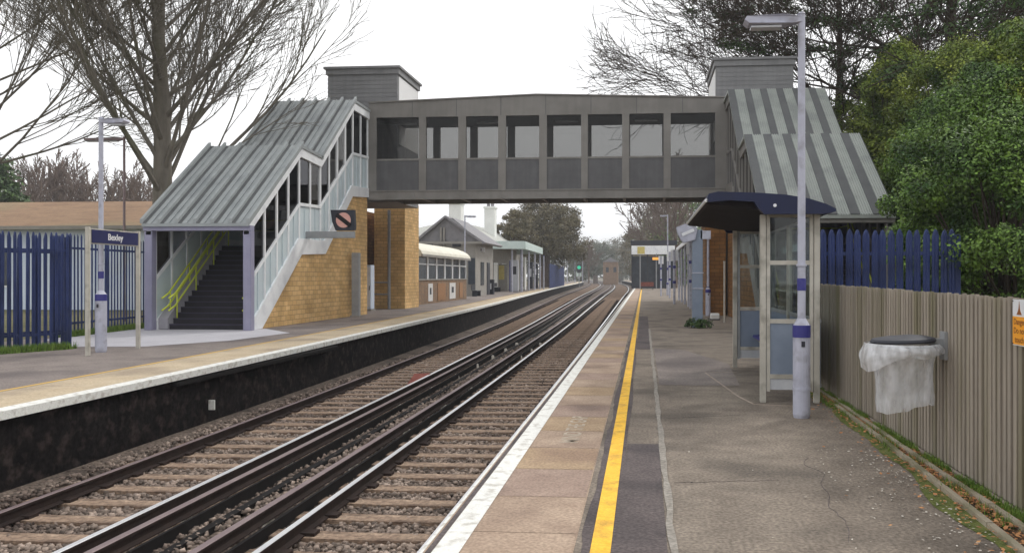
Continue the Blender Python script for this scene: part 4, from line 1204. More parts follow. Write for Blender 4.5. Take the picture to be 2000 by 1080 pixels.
# ------------------------------------------------------------------ trees
def twig_tree(mb_t, mb_b, base, height, r0, fork_z, crown_r, seed, levels=(16, 9, 8, 4), droop=0.0, lean=(0, 0), lead=True, rmin=.010, rise=(.5, 1.1), limb=.26, jit=.11, spread=(.3, .72)):
    """bare tree: mb_t gets the trunk, mb_b every limb"""
    rr_ = random.Random(seed)
    base = Vector(base); top = base + Vector((lean[0], lean[1], height))
    def rv(s_): return Vector((rr_.uniform(-s_, s_), rr_.uniform(-s_, s_), rr_.uniform(-s_, s_)))
    tr = []; n = 9
    for i in range(n + 1):
        f = i / n
        p = base.lerp(top, f) + (rv(.12) if 0 < i else Vector()) * (height / 24)
        tr.append(p)
    rad = [r0 * (1.25 if i == 0 else 1) * (1 - .86 * (i / n) ** 1.1) for i in range(n + 1)]
    mb_t.tube(tr, rad, 12)
    def along(pts, f):
        x = f * (len(pts) - 1); i = min(int(x), len(pts) - 2); t_ = x - i
        return pts[i].lerp(pts[i + 1], t_), (pts[i + 1] - pts[i]).normalized()
    def branch(p, d, L, r, lv):
        n_ = (7, 5, 4, 3)[lv]
        pts = [p]; dd = d.normalized()
        for i in range(n_):
            up = (.075, .08, .06, .04)[lv] * (1 if droop <= 0 else 1 - droop * (i + 1) / n_ * 2.2)
            dd = (dd + rv((jit, jit * 1.3, jit * 1.8, jit * 2.4)[lv]) + Vector((0, 0, up))).normalized()
            pts.append(pts[-1] + dd * L / n_)
        re = max(r * .22, rmin * .8)
        mb_b.tube(pts, [r + (re - r) * (i / n_) ** .8 for i in range(n_ + 1)], (7, 5, 4, 3)[lv], False)
        if lv + 1 >= len(levels): return
        k = levels[lv + 1]
        for j in range(k):
            f = .18 + .80 * (j + rr_.random()) / k
            q, dq = along(pts, f)
            side = dq.cross(rv(1)).normalized()
            ang = rr_.uniform(*spread)
            nd = (dq * math.cos(ang) + side * math.sin(ang))
            branch(q, nd, L * rr_.uniform(.36, .64) * (1.12 - .45 * f), max(r * (1 - .7 * f) * .48, rmin), lv + 1)
    k = levels[0]
    for j in range(k):
        f = (fork_z + (height * .93 - fork_z) * ((j + .3 * rr_.random()) / k) ** 1.15) / height
        q, dq = along(tr, f)
        a = j * 2.399 + rr_.uniform(-.4, .4)
        el = rise[0] + (rise[1] - rise[0]) * rr_.random() + .3 * f
        d = Vector((math.cos(a) * math.cos(el), math.sin(a) * math.cos(el), math.sin(el)))
        L = crown_r * (1.25 - .55 * f) * rr_.uniform(.85, 1.15)
        branch(q, d, L, r0 * limb * (1.1 - .75 * f), 0)

def tree_thing(name, label, base, group=None, cat='tree'):
    return thing(name, label, cat, base, group)

t = tree_thing('bare_tree', 'large bare winter tree with upswept limbs rising behind the left staircase roof', (-17.55, 28.6, 0))
a, b_ = MB(), MB()
twig_tree(a, b_, (-17.55, 28.6, 0), 18.5, .40, 4.2, 6.9, 14, levels=(46, 9, 7, 4), rmin=.0105, rise=(.34, .95), limb=.27, jit=.07, spread=(.22, .50))
a.build('trunk', M['bark'], t, smooth=True); b_.build('branches', M['bark'], t)
t = tree_thing('bare_tree', 'bare tree at the far left edge with its trunk outside the view', (-23.5, 27.0, 0))
a, b_ = MB(), MB()
twig_tree(a, b_, (-23.5, 27.0, 0), 16.5, .36, 4.8, 8.6, 23, levels=(36, 9, 7, 4), rmin=.0115, rise=(.1, .7), limb=.17, jit=.08, spread=(.25, .6))
a.build('trunk', M['bark'], t, smooth=True); b_.build('branches', M['bark'], t)
t = tree_thing('bare_tree', 'bare tree with long drooping fine branches reaching left over the right lift tower', (10.2, 44.0, 0))
a, b_ = MB(), MB()
twig_tree(a, b_, (10.2, 44.0, 0), 18.5, .40, 8.0, 12.4, 31, levels=(40, 10, 9, 4), rmin=.016, droop=.42, rise=(-.05, .5), limb=.22)
a.build('trunk', M['bark_dark'], t, smooth=True); b_.build('branches', M['bark_dark'], t)

def leaf_quads(centers, radii, n_each, size, seed, flat=.6):
    rg = np.random.default_rng(seed)
    C_ = np.repeat(np.asarray(centers, float), n_each, axis=0); Rr = np.repeat(np.asarray(radii, float), n_each, axis=0)
    n = len(C_)
    d = rg.normal(size=(n, 3)); d /= np.linalg.norm(d, axis=1)[:, None]
    rad = rg.random(n) ** .45
    c = C_ + d * rad[:, None] * Rr
    nm = d + rg.normal(scale=.7, size=(n, 3)) + np.array([0, 0, .5]); nm /= np.linalg.norm(nm, axis=1)[:, None]
    u = np.cross(nm, rg.normal(size=(n, 3))); u /= np.linalg.norm(u, axis=1)[:, None]
    w = np.cross(nm, u)
    s_ = size * rg.uniform(.55, 1.3, n)[:, None]
    v = np.stack([c - u * s_, c + w * s_ * flat - nm * s_ * .12, c + u * s_, c - w * s_ * flat - nm * s_ * .12], 1)
    return v.reshape(-1, 3), np.arange(n * 4).reshape(n, 4)

def bush(name, label, base, rx_, ry_, h, seed, m_, nclump=90, each=420, size=.07, group=None, clump=.62, stems=True, cat='bush', zmin=.1):
    rr_ = random.Random(seed)
    t = thing(name, label, cat, base, group)
    cs_, rs_ = [], []
    for i in range(nclump):
        th = rr_.uniform(0, 6.283); zc = rr_.random()
        k = rr_.random() ** .35
        prof = math.sin(math.pi * min(1, (zc * .86 + .14))) ** .55
        rad = k * prof
        wob = 1 + .28 * mnoise.noise((math.cos(th) * 1.3 + seed, math.sin(th) * 1.3, zc * 2.4))
        x_ = base[0] + rx_ * rad * wob * math.cos(th); y_ = base[1] + ry_ * rad * wob * math.sin(th)
        z_ = base[2] + zmin + (h - zmin) * zc * (1 + .1 * mnoise.noise((x_, y_, seed)))
        cs_.append((x_, y_, z_)); q = clump * rr_.uniform(.55, 1.25)
        rs_.append((q, q, q * rr_.uniform(.6, .95)))
    v, f = leaf_quads(cs_, rs_, each, size, seed)
    np_mesh('foliage', v, f, m_, parent=t)
    if stems:
        st = MB()
        for c in cs_[::3]:
            b0 = Vector(base) + Vector((rr_.uniform(-.3, .3), rr_.uniform(-.3, .3), 0)); c_ = Vector(c)
            mid_ = b0.lerp(c_, .5) + Vector((0, 0, .3))
            st.tube([b0, mid_, c_], [.05, .03, .01], 5, False)
        st.build('stems', M['bark_dark'], t)
    return t

hb = [((6.6, 15.6, 0), 2.0, 2.0, 4.6, 'leaf_green', 'bright green bush directly above the right hand part of the wooden fence', 1),
      ((7.6, 18.6, 0), 2.1, 2.2, 6.0, 'leaf_green', 'tall green bush behind the right end of the short blue palisade', 2),
      ((9.3, 17.6, 0), 2.1, 2.0, 7.6, 'leaf_olive', 'yellowish tall bush at the upper right edge of the view', 3),
      ((8.9, 22.4, 0), 1.9, 2.2, 7.0, 'leaf_green', 'leafy green bush between the palisade end and the striped stair roof', 4),
      ((10.4, 23.5, 0), 2.2, 2.2, 8.4, 'leaf_olive', 'olive green tall bush with bare stems showing in its upper part', 5),
      ((9.3, 26.8, 0), 1.7, 2.2, 7.0, 'leaf_green', 'dark green bush just right of the lower edge of the striped roof', 6),
      ((10.9, 29.5, 0), 2.4, 2.4, 9.8, 'leaf_olive', 'tall green bush beyond the upper flight of the striped stair roof', 7),
      ((10.6, 35.0, 0), 2.4, 2.4, 10.6, 'leaf_olive', 'dark bush rising behind the stair roof near the right lift tower', 8),
      ((11.4, 42.0, 0), 2.8, 2.6, 12.0, 'leaf_olive', 'tallest olive bush behind the lamp post and the right lift tower', 9)]
for base, a, b_, h, mm_, lab, sd_ in hb:
    dist = base[1]
    bush('bush', lab, base, a, b_, h, sd_, M[mm_], nclump=int(60 + h * 18), each=820 if dist < 25 else 560, size=.036 if dist < 20 else (.044 if dist < 30 else .062), group='bushes behind the right fences',
         clump=.50 if dist < 25 else .62)

# dark evergreen with heavy limbs
t = tree_thing('evergreen_tree', 'dark spreading evergreen with heavy crooked limbs at the top right', (14.0, 38.5, 0))
a, b_ = MB(), MB()
twig_tree(a, b_, (14.0, 38.5, 0), 19.5, .55, 8.6, 10.8, 41, levels=(24, 9, 7), rmin=.018, droop=.3, rise=(-.1, .7))
a.build('trunk', M['bark_dark'], t, smooth=True)
bo = b_.build('limbs', M['bark_dark'], t)
vv = np.array(b_.v); rg = np.random.default_rng(4)
idx = rg.choice(len(vv), 400, replace=False)
cs_ = vv[idx]; far_ = np.linalg.norm(cs_[:, :2] - np.array([14.0, 38.5]), axis=1) > .8
cs_ = cs_[far_]
v, f = leaf_quads(cs_, np.tile([.75, .75, .36], (len(cs_), 1)), 170, .10, 5, flat=.4)
np_mesh('foliage', v, f, M['leaf_dark'], parent=t)

# far trees: bare ones behind the yard hut, a conifer, the round one behind the station, trees beyond
bt0 = None
def far_bare(x, y, h, label, group, seed=0, rz=0.0):
    global bt0
    if bt0 is None:
        t = thing('bare_tree', label, 'tree', (0, 0, 0), group)
        a, b_ = MB(), MB(); twig_tree(a, b_, (0, 0, 0), 10.5, .22, 2.4, 5.2, 77, levels=(15, 7, 7), rmin=.035, rise=(.4, 1.1))
        a.build('trunk', M['bark_far'], t); b_.build('branches', M['bark_far'], t)
        bt0 = t
    else:
        t = copy_tree(bt0)
    t.location = (x, y, 0); s_ = h / 11.0; t.scale = (s_, s_, s_); t.rotation_euler = (0, 0, rz)
    tag(t, label, 'tree', group)
    return t
def Xd(px, d):  # world x, y of a picture column at a given depth
    c = (px - 1131) / 1600 * d
    return c * cs - d * sn, c * sn + d * cs
far_px = [(20, 84, 10.5), (52, 92, 12.2), (82, 88, 11.6), (112, 95, 13.0), (140, 90, 12.4), (168, 96, 11.2), (205, 88, 10.4), (232, 93, 11.0), (262, 90, 11.4), (292, 95, 11.2)]
names_ = ['leftmost far bare tree, beside the dark conifer', 'far bare tree, second from the left behind the brown roof', 'far bare tree, third from the left behind the brown roof',
          'tallest of the far bare trees behind the brown roof', 'far bare tree just left of the nearest left lamp pole', 'far bare tree directly behind the left lamp pole',
          'low far bare tree just right of the left lamp pole', 'far bare tree beside the thin brown lamp post', 'far bare tree between the brown lamp post and the big trunk', 'far bare tree hidden partly by the big trunk']
for i, (px, d, h) in enumerate(far_px):
    x, y = Xd(px, d); far_bare(x, y, h, names_[i], 'far bare trees behind the yard hut', rz=i * 1.3)
x, y = Xd(2, 60)
bush('conifer_tree', 'dark brownish green conifer at the far left edge behind the hut', (x, y, 0), 2.4, 2.4, 9.4, 51, M['leaf_dark'], nclump=70, each=150, size=.16, cat='tree', clump=.9)
x, y = Xd(1062, 128)
def crown_tree(name, label, px, d, w, z0, z1, m_, seed, nclump=120, each=120, size=.3, group=None):
    x, y = Xd(px, d); t = thing(name, label, 'tree', (x, y, 0), group); rr_ = random.Random(seed)
    MB().tube([(x, y, -1.2), (x, y, z0 + .4 * (z1 - z0))], [w * .07, w * .04], 8).build('trunk', M['bark_far'], t)
    cs_, rs_ = [], []
    for i in range(nclump):
        th, ph = rr_.uniform(0, 6.283), math.acos(rr_.uniform(-1, 1)); k = rr_.random() ** .3
        wob = 1 + .22 * mnoise.noise((math.cos(th) * 1.7 + seed, math.sin(th) * 1.7, math.cos(ph) * 1.7))
        cs_.append((x + w * .5 * k * wob * math.sin(ph) * math.cos(th), y + w * .5 * k * wob * math.sin(ph) * math.sin(th), (z0 + z1) / 2 + (z1 - z0) * .5 * k * wob * math.cos(ph)))
        q = w * .11 * rr_.uniform(.6, 1.3); rs_.append((q, q, q * .8))
    v, f = leaf_quads(cs_, rs_, each, size, seed)
    np_mesh('crown', v, f, m_, parent=t)
    return t
crown_tree('round_tree', 'large rounded brown olive tree behind the station canopy', 1066, 130, 13.6, 3.5, 13.6, M['leaf_brown'], 61, nclump=230, each=210, size=.16)
crown_tree('round_tree', 'small shrubby tree at the left shoulder of the large rounded tree', 1002, 112, 5.0, 6.0, 10.6, M['leaf_brown'], 62, nclump=50, each=110, size=.16)
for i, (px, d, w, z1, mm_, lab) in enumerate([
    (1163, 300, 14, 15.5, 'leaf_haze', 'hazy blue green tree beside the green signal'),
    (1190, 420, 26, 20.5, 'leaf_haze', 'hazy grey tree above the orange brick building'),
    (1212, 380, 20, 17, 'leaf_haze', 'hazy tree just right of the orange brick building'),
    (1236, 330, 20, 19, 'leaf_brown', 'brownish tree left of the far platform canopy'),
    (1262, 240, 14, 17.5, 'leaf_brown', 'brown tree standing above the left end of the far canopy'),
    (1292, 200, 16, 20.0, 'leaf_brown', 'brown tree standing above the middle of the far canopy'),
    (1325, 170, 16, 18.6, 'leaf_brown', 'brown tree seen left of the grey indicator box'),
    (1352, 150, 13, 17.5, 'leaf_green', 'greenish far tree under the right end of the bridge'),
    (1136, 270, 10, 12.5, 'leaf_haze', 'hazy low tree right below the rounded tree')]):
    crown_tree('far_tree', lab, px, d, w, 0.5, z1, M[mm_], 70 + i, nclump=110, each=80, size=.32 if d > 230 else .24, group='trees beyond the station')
for i, (px, d, h, lab) in enumerate([(1150, 200, 9, 'fine bare tree between the rounded tree and the hazy trees'), (1275, 150, 17, 'bare tree branching above the far canopy'), (1318, 120, 16, 'bare tree branching left of the indicator box')]):
    x, y = Xd(px, d); far_bare(x, y, h, lab, 'bare trees beyond the bridge', rz=i * 2.1 + .5)
# distant wood closing the view on both sides
def wood(rg, n):
    k = rg.random(n); 
    x = -420 + 330 * k; y = 260 + 180 * rg.random(n); return x, y
rgw = np.random.default_rng(12); cw = []
for i in range(230):
    px = rgw.uniform(-100, 1145); d = rgw.uniform(300, 380)
    x, y = Xd(px, d); cw.append((x, y, rgw.uniform(0, 9)))
for i in range(110):
    px = rgw.uniform(1215, 1700); d = rgw.uniform(340, 420)
    x, y = Xd(px, d); cw.append((x, y, rgw.uniform(0, 11)))
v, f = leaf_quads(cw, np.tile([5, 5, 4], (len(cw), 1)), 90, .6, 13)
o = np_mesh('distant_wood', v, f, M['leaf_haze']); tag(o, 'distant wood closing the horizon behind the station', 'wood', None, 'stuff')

# ------------------------------------------------------------------ yard hut with brown roof, left
hut = thing('yard_building', 'long low building with a brown hipped roof and pale wall behind the blue fence', 'building', (-30, 42, 0))
xa, ya, yb_ = -17.5, 38.5, 50.0
MB().box(-43, xa, ya, yb_, 0, 4.1).build('wall', M['hut_wall'], hut)
r_ = MB()
z0_, z1_ = 4.1, 5.75
A_ = [(-43.6, ya - .6, z0_), (xa + .6, ya - .6, z0_), (xa + .6, yb_ + .6, z0_), (-43.6, yb_ + .6, z0_), (-40.5, (ya + yb_) / 2 - 1.5, z1_), (xa - 3, (ya + yb_) / 2 - 1.5, z1_)]
r_.add(A_, [(0, 1, 5, 4), (1, 2, 5), (2, 3, 4, 5), (3, 0, 4), (0, 3, 2, 1)])
rfo = r_.build('roof', M['hut_roof'], hut)
MB().box(-43.5, xa + .5, ya - .72, ya - .6, 3.95, 4.12).build('gutter', M['render_grey'], hut)
for i, xx in enumerate((-40, -33)):
    w_ = MB().box(xx, xx + 1.5, ya - .04, ya + .02, 1.2, 3.0).build('window', M['glass_far'], hut)
    fr_ = MB(); 
    for q in (0, .75, 1.5): fr_.box(xx + q - .04, xx + q + .04, ya - .07, ya - .04, 1.2, 3.0)
    fr_.box(xx, xx + 1.5, ya - .075, ya - .045, 1.12, 1.2); fr_.box(xx, xx + 1.5, ya - .075, ya - .045, 3.0, 3.08)
    fr_.build('window_frame', M['white_trim'], w_)

# ------------------------------------------------------------------ left platform beyond the bridge
wr = thing('waiting_room', 'low glazed waiting room on a brick base under a curved cream roof', 'waiting room', (-13.6, 53, 0))
wx = -13.0; wy0, wy1 = 46.5, 59.5
def wp(y): return wx + (y - 46.5) * .015 * 0
bw_ = MB(); bw_.box(wx - 2.6, wx, wy0, wy1, 0, 1.42); bw_.build('brick_base', M['old_brick'], wr)
MB().box(wx - .04, wx + .05, wy0 - .03, wy1 + .03, 1.42, 1.50).build('coping', M['render_grey'], wr)
for i in range(6):
    a = wy0 + .1 + i * 2.15; b_ = a + 2.0
    g_ = MB().box(wx - .08, wx - .05, a, b_, 1.5, 2.85).build('window', M['glass_far'], wr)
    f_ = MB(); f_.box(wx - .09, wx, a - .06, a + .06, 1.5, 2.85); f_.box(wx - .09, wx, b_ - .06, b_ + .06, 1.5, 2.85); f_.box(wx - .09, wx, a, b_, 2.35, 2.42); f_.build('window_frame', M['white_trim'], g_)
MB().box(wx - 2.5, wx - .05, wy0, wy0 + .06, 1.42, 2.85).build('end_window', M['glass_far'], wr)
cr_ = MB(); 
arc = [(wx + .35 - 3.3 * (1 - math.cos(a)), 2.95 + .95 * math.sin(a)) for a in np.linspace(0, math.pi / 2, 9)] + [(wx - 2.95, 2.88), (wx + .3, 2.82)]
cr_.prism(arc, wy0 - .4, wy1 - .2, 'y'); cr_.build('roof', M['cream_roof'], wr)
MB().box(wx + .30, wx + .38, wy0 - .4, wy1 - .2, 2.80, 2.95).build('gutter', M['render_grey'], wr)
for i, (y_, mm_, lab, w_) in enumerate([(49.2, 'poster_white', 'white poster on the brick base, nearest the golden pier', 1.05), (52.0, 'poster_orange', 'orange brown board on the brick base between two white posters', 2.0), (55.0, 'poster_white', 'white poster with a dark emblem, middle of the brick base', 1.7), (57.6, 'poster_orange', 'narrow reddish board at the far end of the brick base', 1.0)]):
    t = thing('poster', lab, 'poster', (wx, y_, .15), 'posters along the brick base')
    MB().box(wx + .004, wx + .03, y_ - w_ / 2, y_ + w_ / 2, .14, 1.22).build('sheet', M[mm_], t)
    if mm_ == 'poster_white': MB().box(wx + .031, wx + .036, y_ - w_ * .18, y_ + w_ * .18, .55, .95).build('emblem', M['dark_paint'], t)

gb = thing('gabled_building', 'grey gabled building with slate roof behind the cream roofed waiting room', 'building', (-16.5, 68, 0))
gx0, gx1, gy = XatY(812, 68), XatY(940, 68), 68
gxm = XatY(871, 68); ze, za_ = Zat(472, -16, 68), Zat(424, -16, 68)
MB().box(gx0 + .3, gx1 - .5, gy, gy + 8, 0, ze).build('wall', M['render_grey'], gb)
gm = MB(); gm.prism([(gx0, ze), (gx1, ze), (gxm + .6, za_ - .1), (gxm - .3, za_ - .1)], gy - .02, gy + .1, 'y'); gm.build('gable', M['slate'], gb)
ro_ = MB(); ro_.prism([(gx0 - .3, ze - .1), (gxm, za_ + .12), (gx1 + .4, ze - .1), (gx1 + .2, ze - .22), (gxm, za_ - .08), (gx0 - .1, ze - .22)], gy - .35, gy + 8.3, 'y')
ro_.build('roof', M['slate'], gb)
MB().box(gx0 - .1, gx1 + .1, gy - .38, gy - .3, ze - .2, ze).build('fascia', M['render_grey'], gb)

sb = thing('station_building', 'pale roofed main station building with two white chimneys beyond the waiting room', 'building', (-18, 90, 0))
sx = -16.6
MB().box(-26, sx, 77, 112, 0, 5.0).build('wall', M['render_grey'], sb)
ro_ = MB(); z_e, z_r = 5.0, Zat(432, -20, 82)
ro_.add([(-27, 76, z_e), (sx + .5, 76, z_e), (sx + .5, 112, z_e), (-27, 112, z_e), (-21.3, 90, 7.9), (-20.5, 110, 8.0)], [(0, 1, 4), (1, 2, 5, 4), (2, 3, 5), (3, 0, 4, 5), (0, 3, 2, 1)])
rfo = ro_.build('roof', M['pale_slate'], sb)
for px0, px1, pyt, d_ in ((880, 903, 396, 84), (948, 968, 404, 100)):
    a, b_ = XatY(px0, d_), XatY(px1, d_)
    ch_ = MB(); ch_.box(a, b_, d_ - .7, d_ + .7, 4.8, Zat(pyt, a, d_)); ch_.box(a - .12, b_ + .12, d_ - .85, d_ + .85, Zat(pyt + 4, a, d_), Zat(pyt + 1, a, d_) + .012)
    co_ = ch_.build('chimney', M['white_wall'], rfo)
    if px0 > 900:
        for q in (.3, .7): 
            pt = MB(); pt.cyl(a + (b_ - a) * q, d_, Zat(pyt, a, d_), Zat(pyt, a, d_) + .7, .2, 10); pt.build('chimney_pot', M['slate'], rfo)
    else:
        pass
cz0, cz1 = 4.55, 5.35
cn_ = MB()
cpts = [(XatY(926, 84.5), 84.5), (-12.5, 85.8), (-13.15, 106), (-17.2, 106.5)]
for a, b_ in zip(cpts[:-1], cpts[1:]):
    cn_.bar((a[0], a[1], (cz0 + cz1) / 2), (b_[0], b_[1], (cz0 + cz1) / 2), .14, cz1 - cz0)
cn_.build('canopy_valance', M['mint'], sb)
MB().prism([(cpts[0][0], 84.6), (-12.6, 85.9), (-13.2, 105.9), (-17.2, 106.3)], 5.2, 5.38, 'z').build('canopy_roof', M['mint'], sb)
for y_ in (86.8, 93, 99, 105): 
    MB().cyl(-12.95 - (y_ - 86) * .02, y_, 0, 4.6, .11, 10).build('canopy_post', M['lamp_paint'], sb)
for y_, w_, z0_, z1_, mm_ in ((80.5, 2.0, 0, 2.9, 'dark_paint'), (85, 1.6, 1.0, 3.0, 'glass_far'), (91, 2.2, 0, 3.0, 'white_wall'), (96.5, 2.4, .9, 3.0, 'glass_far'), (103, 2, 0, 2.9, 'dark_paint'), (108, 1.6, .9, 3.0, 'glass_far')):
    o_ = MB().box(sx - .02, sx + .05, y_ - w_ / 2, y_ + w_ / 2, z0_, z1_).build('door' if z0_ == 0 else 'window', M[mm_], sb)
    MB().box(sx + .0, sx + .09, y_ - w_ / 2 - .12, y_ + w_ / 2 + .12, z1_, z1_ + .18).build('lintel', M['white_trim'], o_)

def at_px(px, py, z=0):   # ground point seen at a pixel
    d = (1.65 - z) * 1600 / (py - 540); x, y = Xd(px, d); return x, y, d
def box_thing(name, label, cat, px0, px1, py0, py1, m_, depth=.5, group=None, parts=()):
    x0, y0, d = at_px(px0, py1); x1 = x0 + (px1 - px0) / 1600 * d; h = (py1 - py0) / 1600 * d
    t = thing(name, label, cat, ((x0 + x1) / 2, y0, 0), group)
    MB().box(x0, x1, y0, y0 + depth, 0.04, h).build('body', M[m_], t, bevel=.02)
    MB().box(x0 - .03, x1 + .03, y0 - .03, y0 + depth + .03, 0, .04).build('base', M['dark_paint'], t)
    for nm, fx0, fx1, fz0, fz1, mm_ in parts:
        MB().box(x0 + (x1 - x0) * fx0, x0 + (x1 - x0) * fx1, y0 - .03, y0 - .002, h * fz0, h * fz1).build(nm, M[mm_], t)
    return t
box_thing('route_board', 'yellow framed timetable poster on a board under the mint canopy', 'board', 967, 991, 516, 568, 'render_grey', .25, parts=(('poster', .15, .75, .42, .95, 'poster_yellow'),))
box_thing('ticket_machine', 'pale blue ticket machine right of the yellow timetable poster', 'machine', 995, 1012, 508, 570, 'lens', .6, parts=(('screen', .2, .8, .55, .8, 'dark_paint'), ('side_stripe', 0, .12, .02, .98, 'blue_band')))
box_thing('photo_booth', 'white booth beside the first canopy post', 'booth', 1013, 1026, 502, 567, 'white_wall', .8, parts=(('opening', .3, .8, .1, .7, 'render_grey'),))
box_thing('vending_machine', 'black vending machine with a white panel under the mint canopy', 'machine', 1030, 1040, 512, 564, 'dark_paint', .7, parts=(('panel', .2, .8, .45, .75, 'lens'),))
box_thing('help_cabinet', 'dark cabinet with a small white notice at the far end of the canopy', 'cabinet', 1042, 1050, 515, 563, 'dark_paint', .6, parts=(('notice', .1, .7, .55, .8, 'sign_white'),))
box_thing('white_cabinet', 'small pale grey cabinet left of the dark litter bin', 'cabinet', 923, 935, 542, 575, 'lens', .5, parts=(('door', .1, .9, .06, .94, 'white_trim'),))
box_thing('litter_bin', 'round shouldered dark litter bin with a white notice before the station wall', 'litter bin', 948, 964, 546, 575, 'dark_paint', .5, parts=(('notice', .25, .75, .35, .75, 'sign_white'),))
box_thing('grit_box', 'low dark green box beside the dark litter bin', 'box', 936, 947, 556, 575, 'opal', .5, parts=(('lid', 0, 1, .8, .98, 'dark_paint'),))
# platform lamps and posts, left side far
def px_lamp(label, px, pyb, pyt, side, group='platform lamp posts', lantern=.62, casing=1.1):
    x, y, d = at_px(px, pyb); h = 1.65 + (540 - pyt) * d / 1600
    return lamp_post(label, x, y, h, side, casing=casing, pr=.055, cr=.11, lantern=lantern, group=group)
px_lamp('white lamp post in front of the gabled building, left platform', 908, 581, 421, 1, lantern=.85)
px_lamp('distant lamp post just beyond the mint canopy on the left platform', 1091, 556, 484, 1)
px_lamp('far lamp post left of the green signal', 1123, 553, 478, -1)
px_lamp('lamp post on the right platform beyond the brown brick pier', 1383, 617, 452, -1, lantern=.7)
px_lamp('far right platform lamp post standing before the canopy', 1304, 577, 420, -1)
# slim posts at the far end of the left platform, blue fence
x0, y0 = Xd(1074, 112); x1, y1 = Xd(1102, 150)
palisade('palisade_fence', 'far dark blue fence beyond the mint canopy', (x0, y0), (x1, y1), 3.4, .5, M['palisade'], post_every=6, pw=.42)
for i, (px, pyb, pyt, lab) in enumerate([(1062, 565, 500, 'slim white post nearest the canopy end'), (1108, 554, 500, 'slim grey post, middle of the far left platform'), (1138, 552, 505, 'slim pale post next to the green signal')]):
    x, y, d = at_px(px, pyb); h = (pyb - pyt) * d / 1600
    t = thing('slim_post', lab, 'post', (x, y, 0), 'slim posts at the far end of the left platform')
    MB().cyl(x, y, 0, h, .09, 8).build('shaft', M['lamp_paint'], t); MB().cyl(x, y, h, h + .08, .11, 8).build('cap', M['blue_band'], t)
# green signal
x, y = Xd(1131, 205)
sg = thing('railway_signal', 'green lit railway signal at the far end of the left platform', 'signal', (x, y, 0))
MB().cyl(x, y, -1, 2.5, .12, 8).build('post', M['grey_frame'], sg)
MB().box(x - .55, x + .55, y, y + .3, 2.5, 4.6).build('head', M['dark_paint'], sg, bevel=.05)
MB().tube([(x, y - .03, 3.9), (x, y - .10, 3.9)], .46, 16).build('lit_lens', M['green_lamp'], sg)
MB().box(x - .7, x + .6, y + .02, y + .04, 1.6, 2.9).build('plate', M['green_lamp'] if False else M['mint'], sg)
# orange brick building far off
x, y = Xd(1192, 262)
ob = thing('brick_building', 'distant orange brown brick building at the end of the tracks', 'building', (x, y, 0))
MB().box(x - 2.3, x + 2.4, y, y + 6, -1, 6.3).build('wall', M['old_brick'], ob)
MB().prism([(x - 2.6, 6.3), (x + 2.7, 6.3), (x + .2, 7.7)], y - .3, y + 6.3, 'y').build('roof', M['slate'], ob)
for q in (-1.4, 1.0): MB().box(x + q, x + q + .9, y - .05, y + .02, 3.0, 4.6).build('window', M['glass_far'], ob)

# hanging signs, benches, pipes and notices on the far left platform
for i, (px, pyb, py0, py1, hw, lab) in enumerate([(916, 577, 484, 492, .75, 'white hanging way out sign near the white lamp post'), (934, 574, 494, 500, .6, 'smaller hanging sign with a red mark before the mint canopy')]):
    x, y, d = at_px(px, pyb); z0s, z1s = 1.65 + (540 - py1) * d / 1600, 1.65 + (540 - py0) * d / 1600
    t = thing('platform_sign', lab, 'sign', (x, y, 0), 'small signs on the far left platform')
    MB().cyl(x - .1, y, 0, z1s + .1, .06, 8).build('post', M['lamp_paint'], t)
    MB().box(x - .1, x + hw * 2 - .1, y - .06, y + .02, z0s, z1s).build('sign_panel', M['sign_white'], t)
    MB().box(x + hw * 1.2, x + hw * 1.5, y - .07, y - .061, z0s + .08, z1s - .08).build('mark', M['red_board'] if i else M['dark_paint'], t)
for i, (y_, lab) in enumerate(((67.5, 'dark metal bench nearest the waiting room'), (88.5, 'dark metal bench under the mint canopy'), (99, 'dark metal bench at the far end of the mint canopy'))):
    xb = -13.9 if i == 0 else -15.9
    t = thing('platform_bench', lab, 'bench', (xb, y_, 0), 'benches on the left platform')
    MB().box(xb - .22, xb + .22, y_ - .9, y_ + .9, .43, .48).build('seat', M['dark_paint'], t)
    MB().box(xb - .26, xb - .21, y_ - .9, y_ + .9, .52, .95).build('backrest', M['dark_paint'], t)
    for q in (-.75, .75): MB().box(xb - .2, xb + .2, y_ + q - .03, y_ + q + .03, 0, .43).build('leg', M['dark_paint'], t)
for y_, m_ in ((70.2, 'glass_far'), (73.0, 'dark_paint')):
    MB().box(gx1 - .52, gx1 - .44, y_, y_ + 1.3, .9 if m_ == 'glass_far' else 0, 2.9).build('window' if m_ == 'glass_far' else 'door', M[m_], gb)
MB().box(XatY(915, 68), XatY(928, 68), 67.9, 67.99, 1.0, 3.2).build('window', M['glass_far'], gb)
for px in (862, 868):
    xx = XatY(px, 68); MB().cyl(xx, 67.85, .3, ze + 1.2, .09, 8).build('drain_pipe', M['render_grey'], gb)
for px0, px1 in ((826, 846), (884, 900)):
    a, b_ = XatY(px0, 68), XatY(px1, 68)
    w_ = MB().box(a, b_, 67.9, 67.99, 4.15, 4.5).build('vent_window', M['glass_far'], gb)
MB().cyl(XatY(1018, 88), 88, 0, 4.6, .10, 8).build('canopy_post', M['lamp_paint'], sb)
MB().cyl(XatY(1000, 86.5), 86.5, 0, 4.6, .10, 8).build('canopy_post', M['lamp_paint'], sb)
MB().box(-26, sx + .02, 76.93, 76.99, 2.9, 3.1).build('string_course', M['white_trim'], sb)
for xx in (-20.5, -18.4): MB().box(xx, xx + 1.1, 76.9, 76.98, 1.0, 2.7).build('window', M['glass_far'], sb)

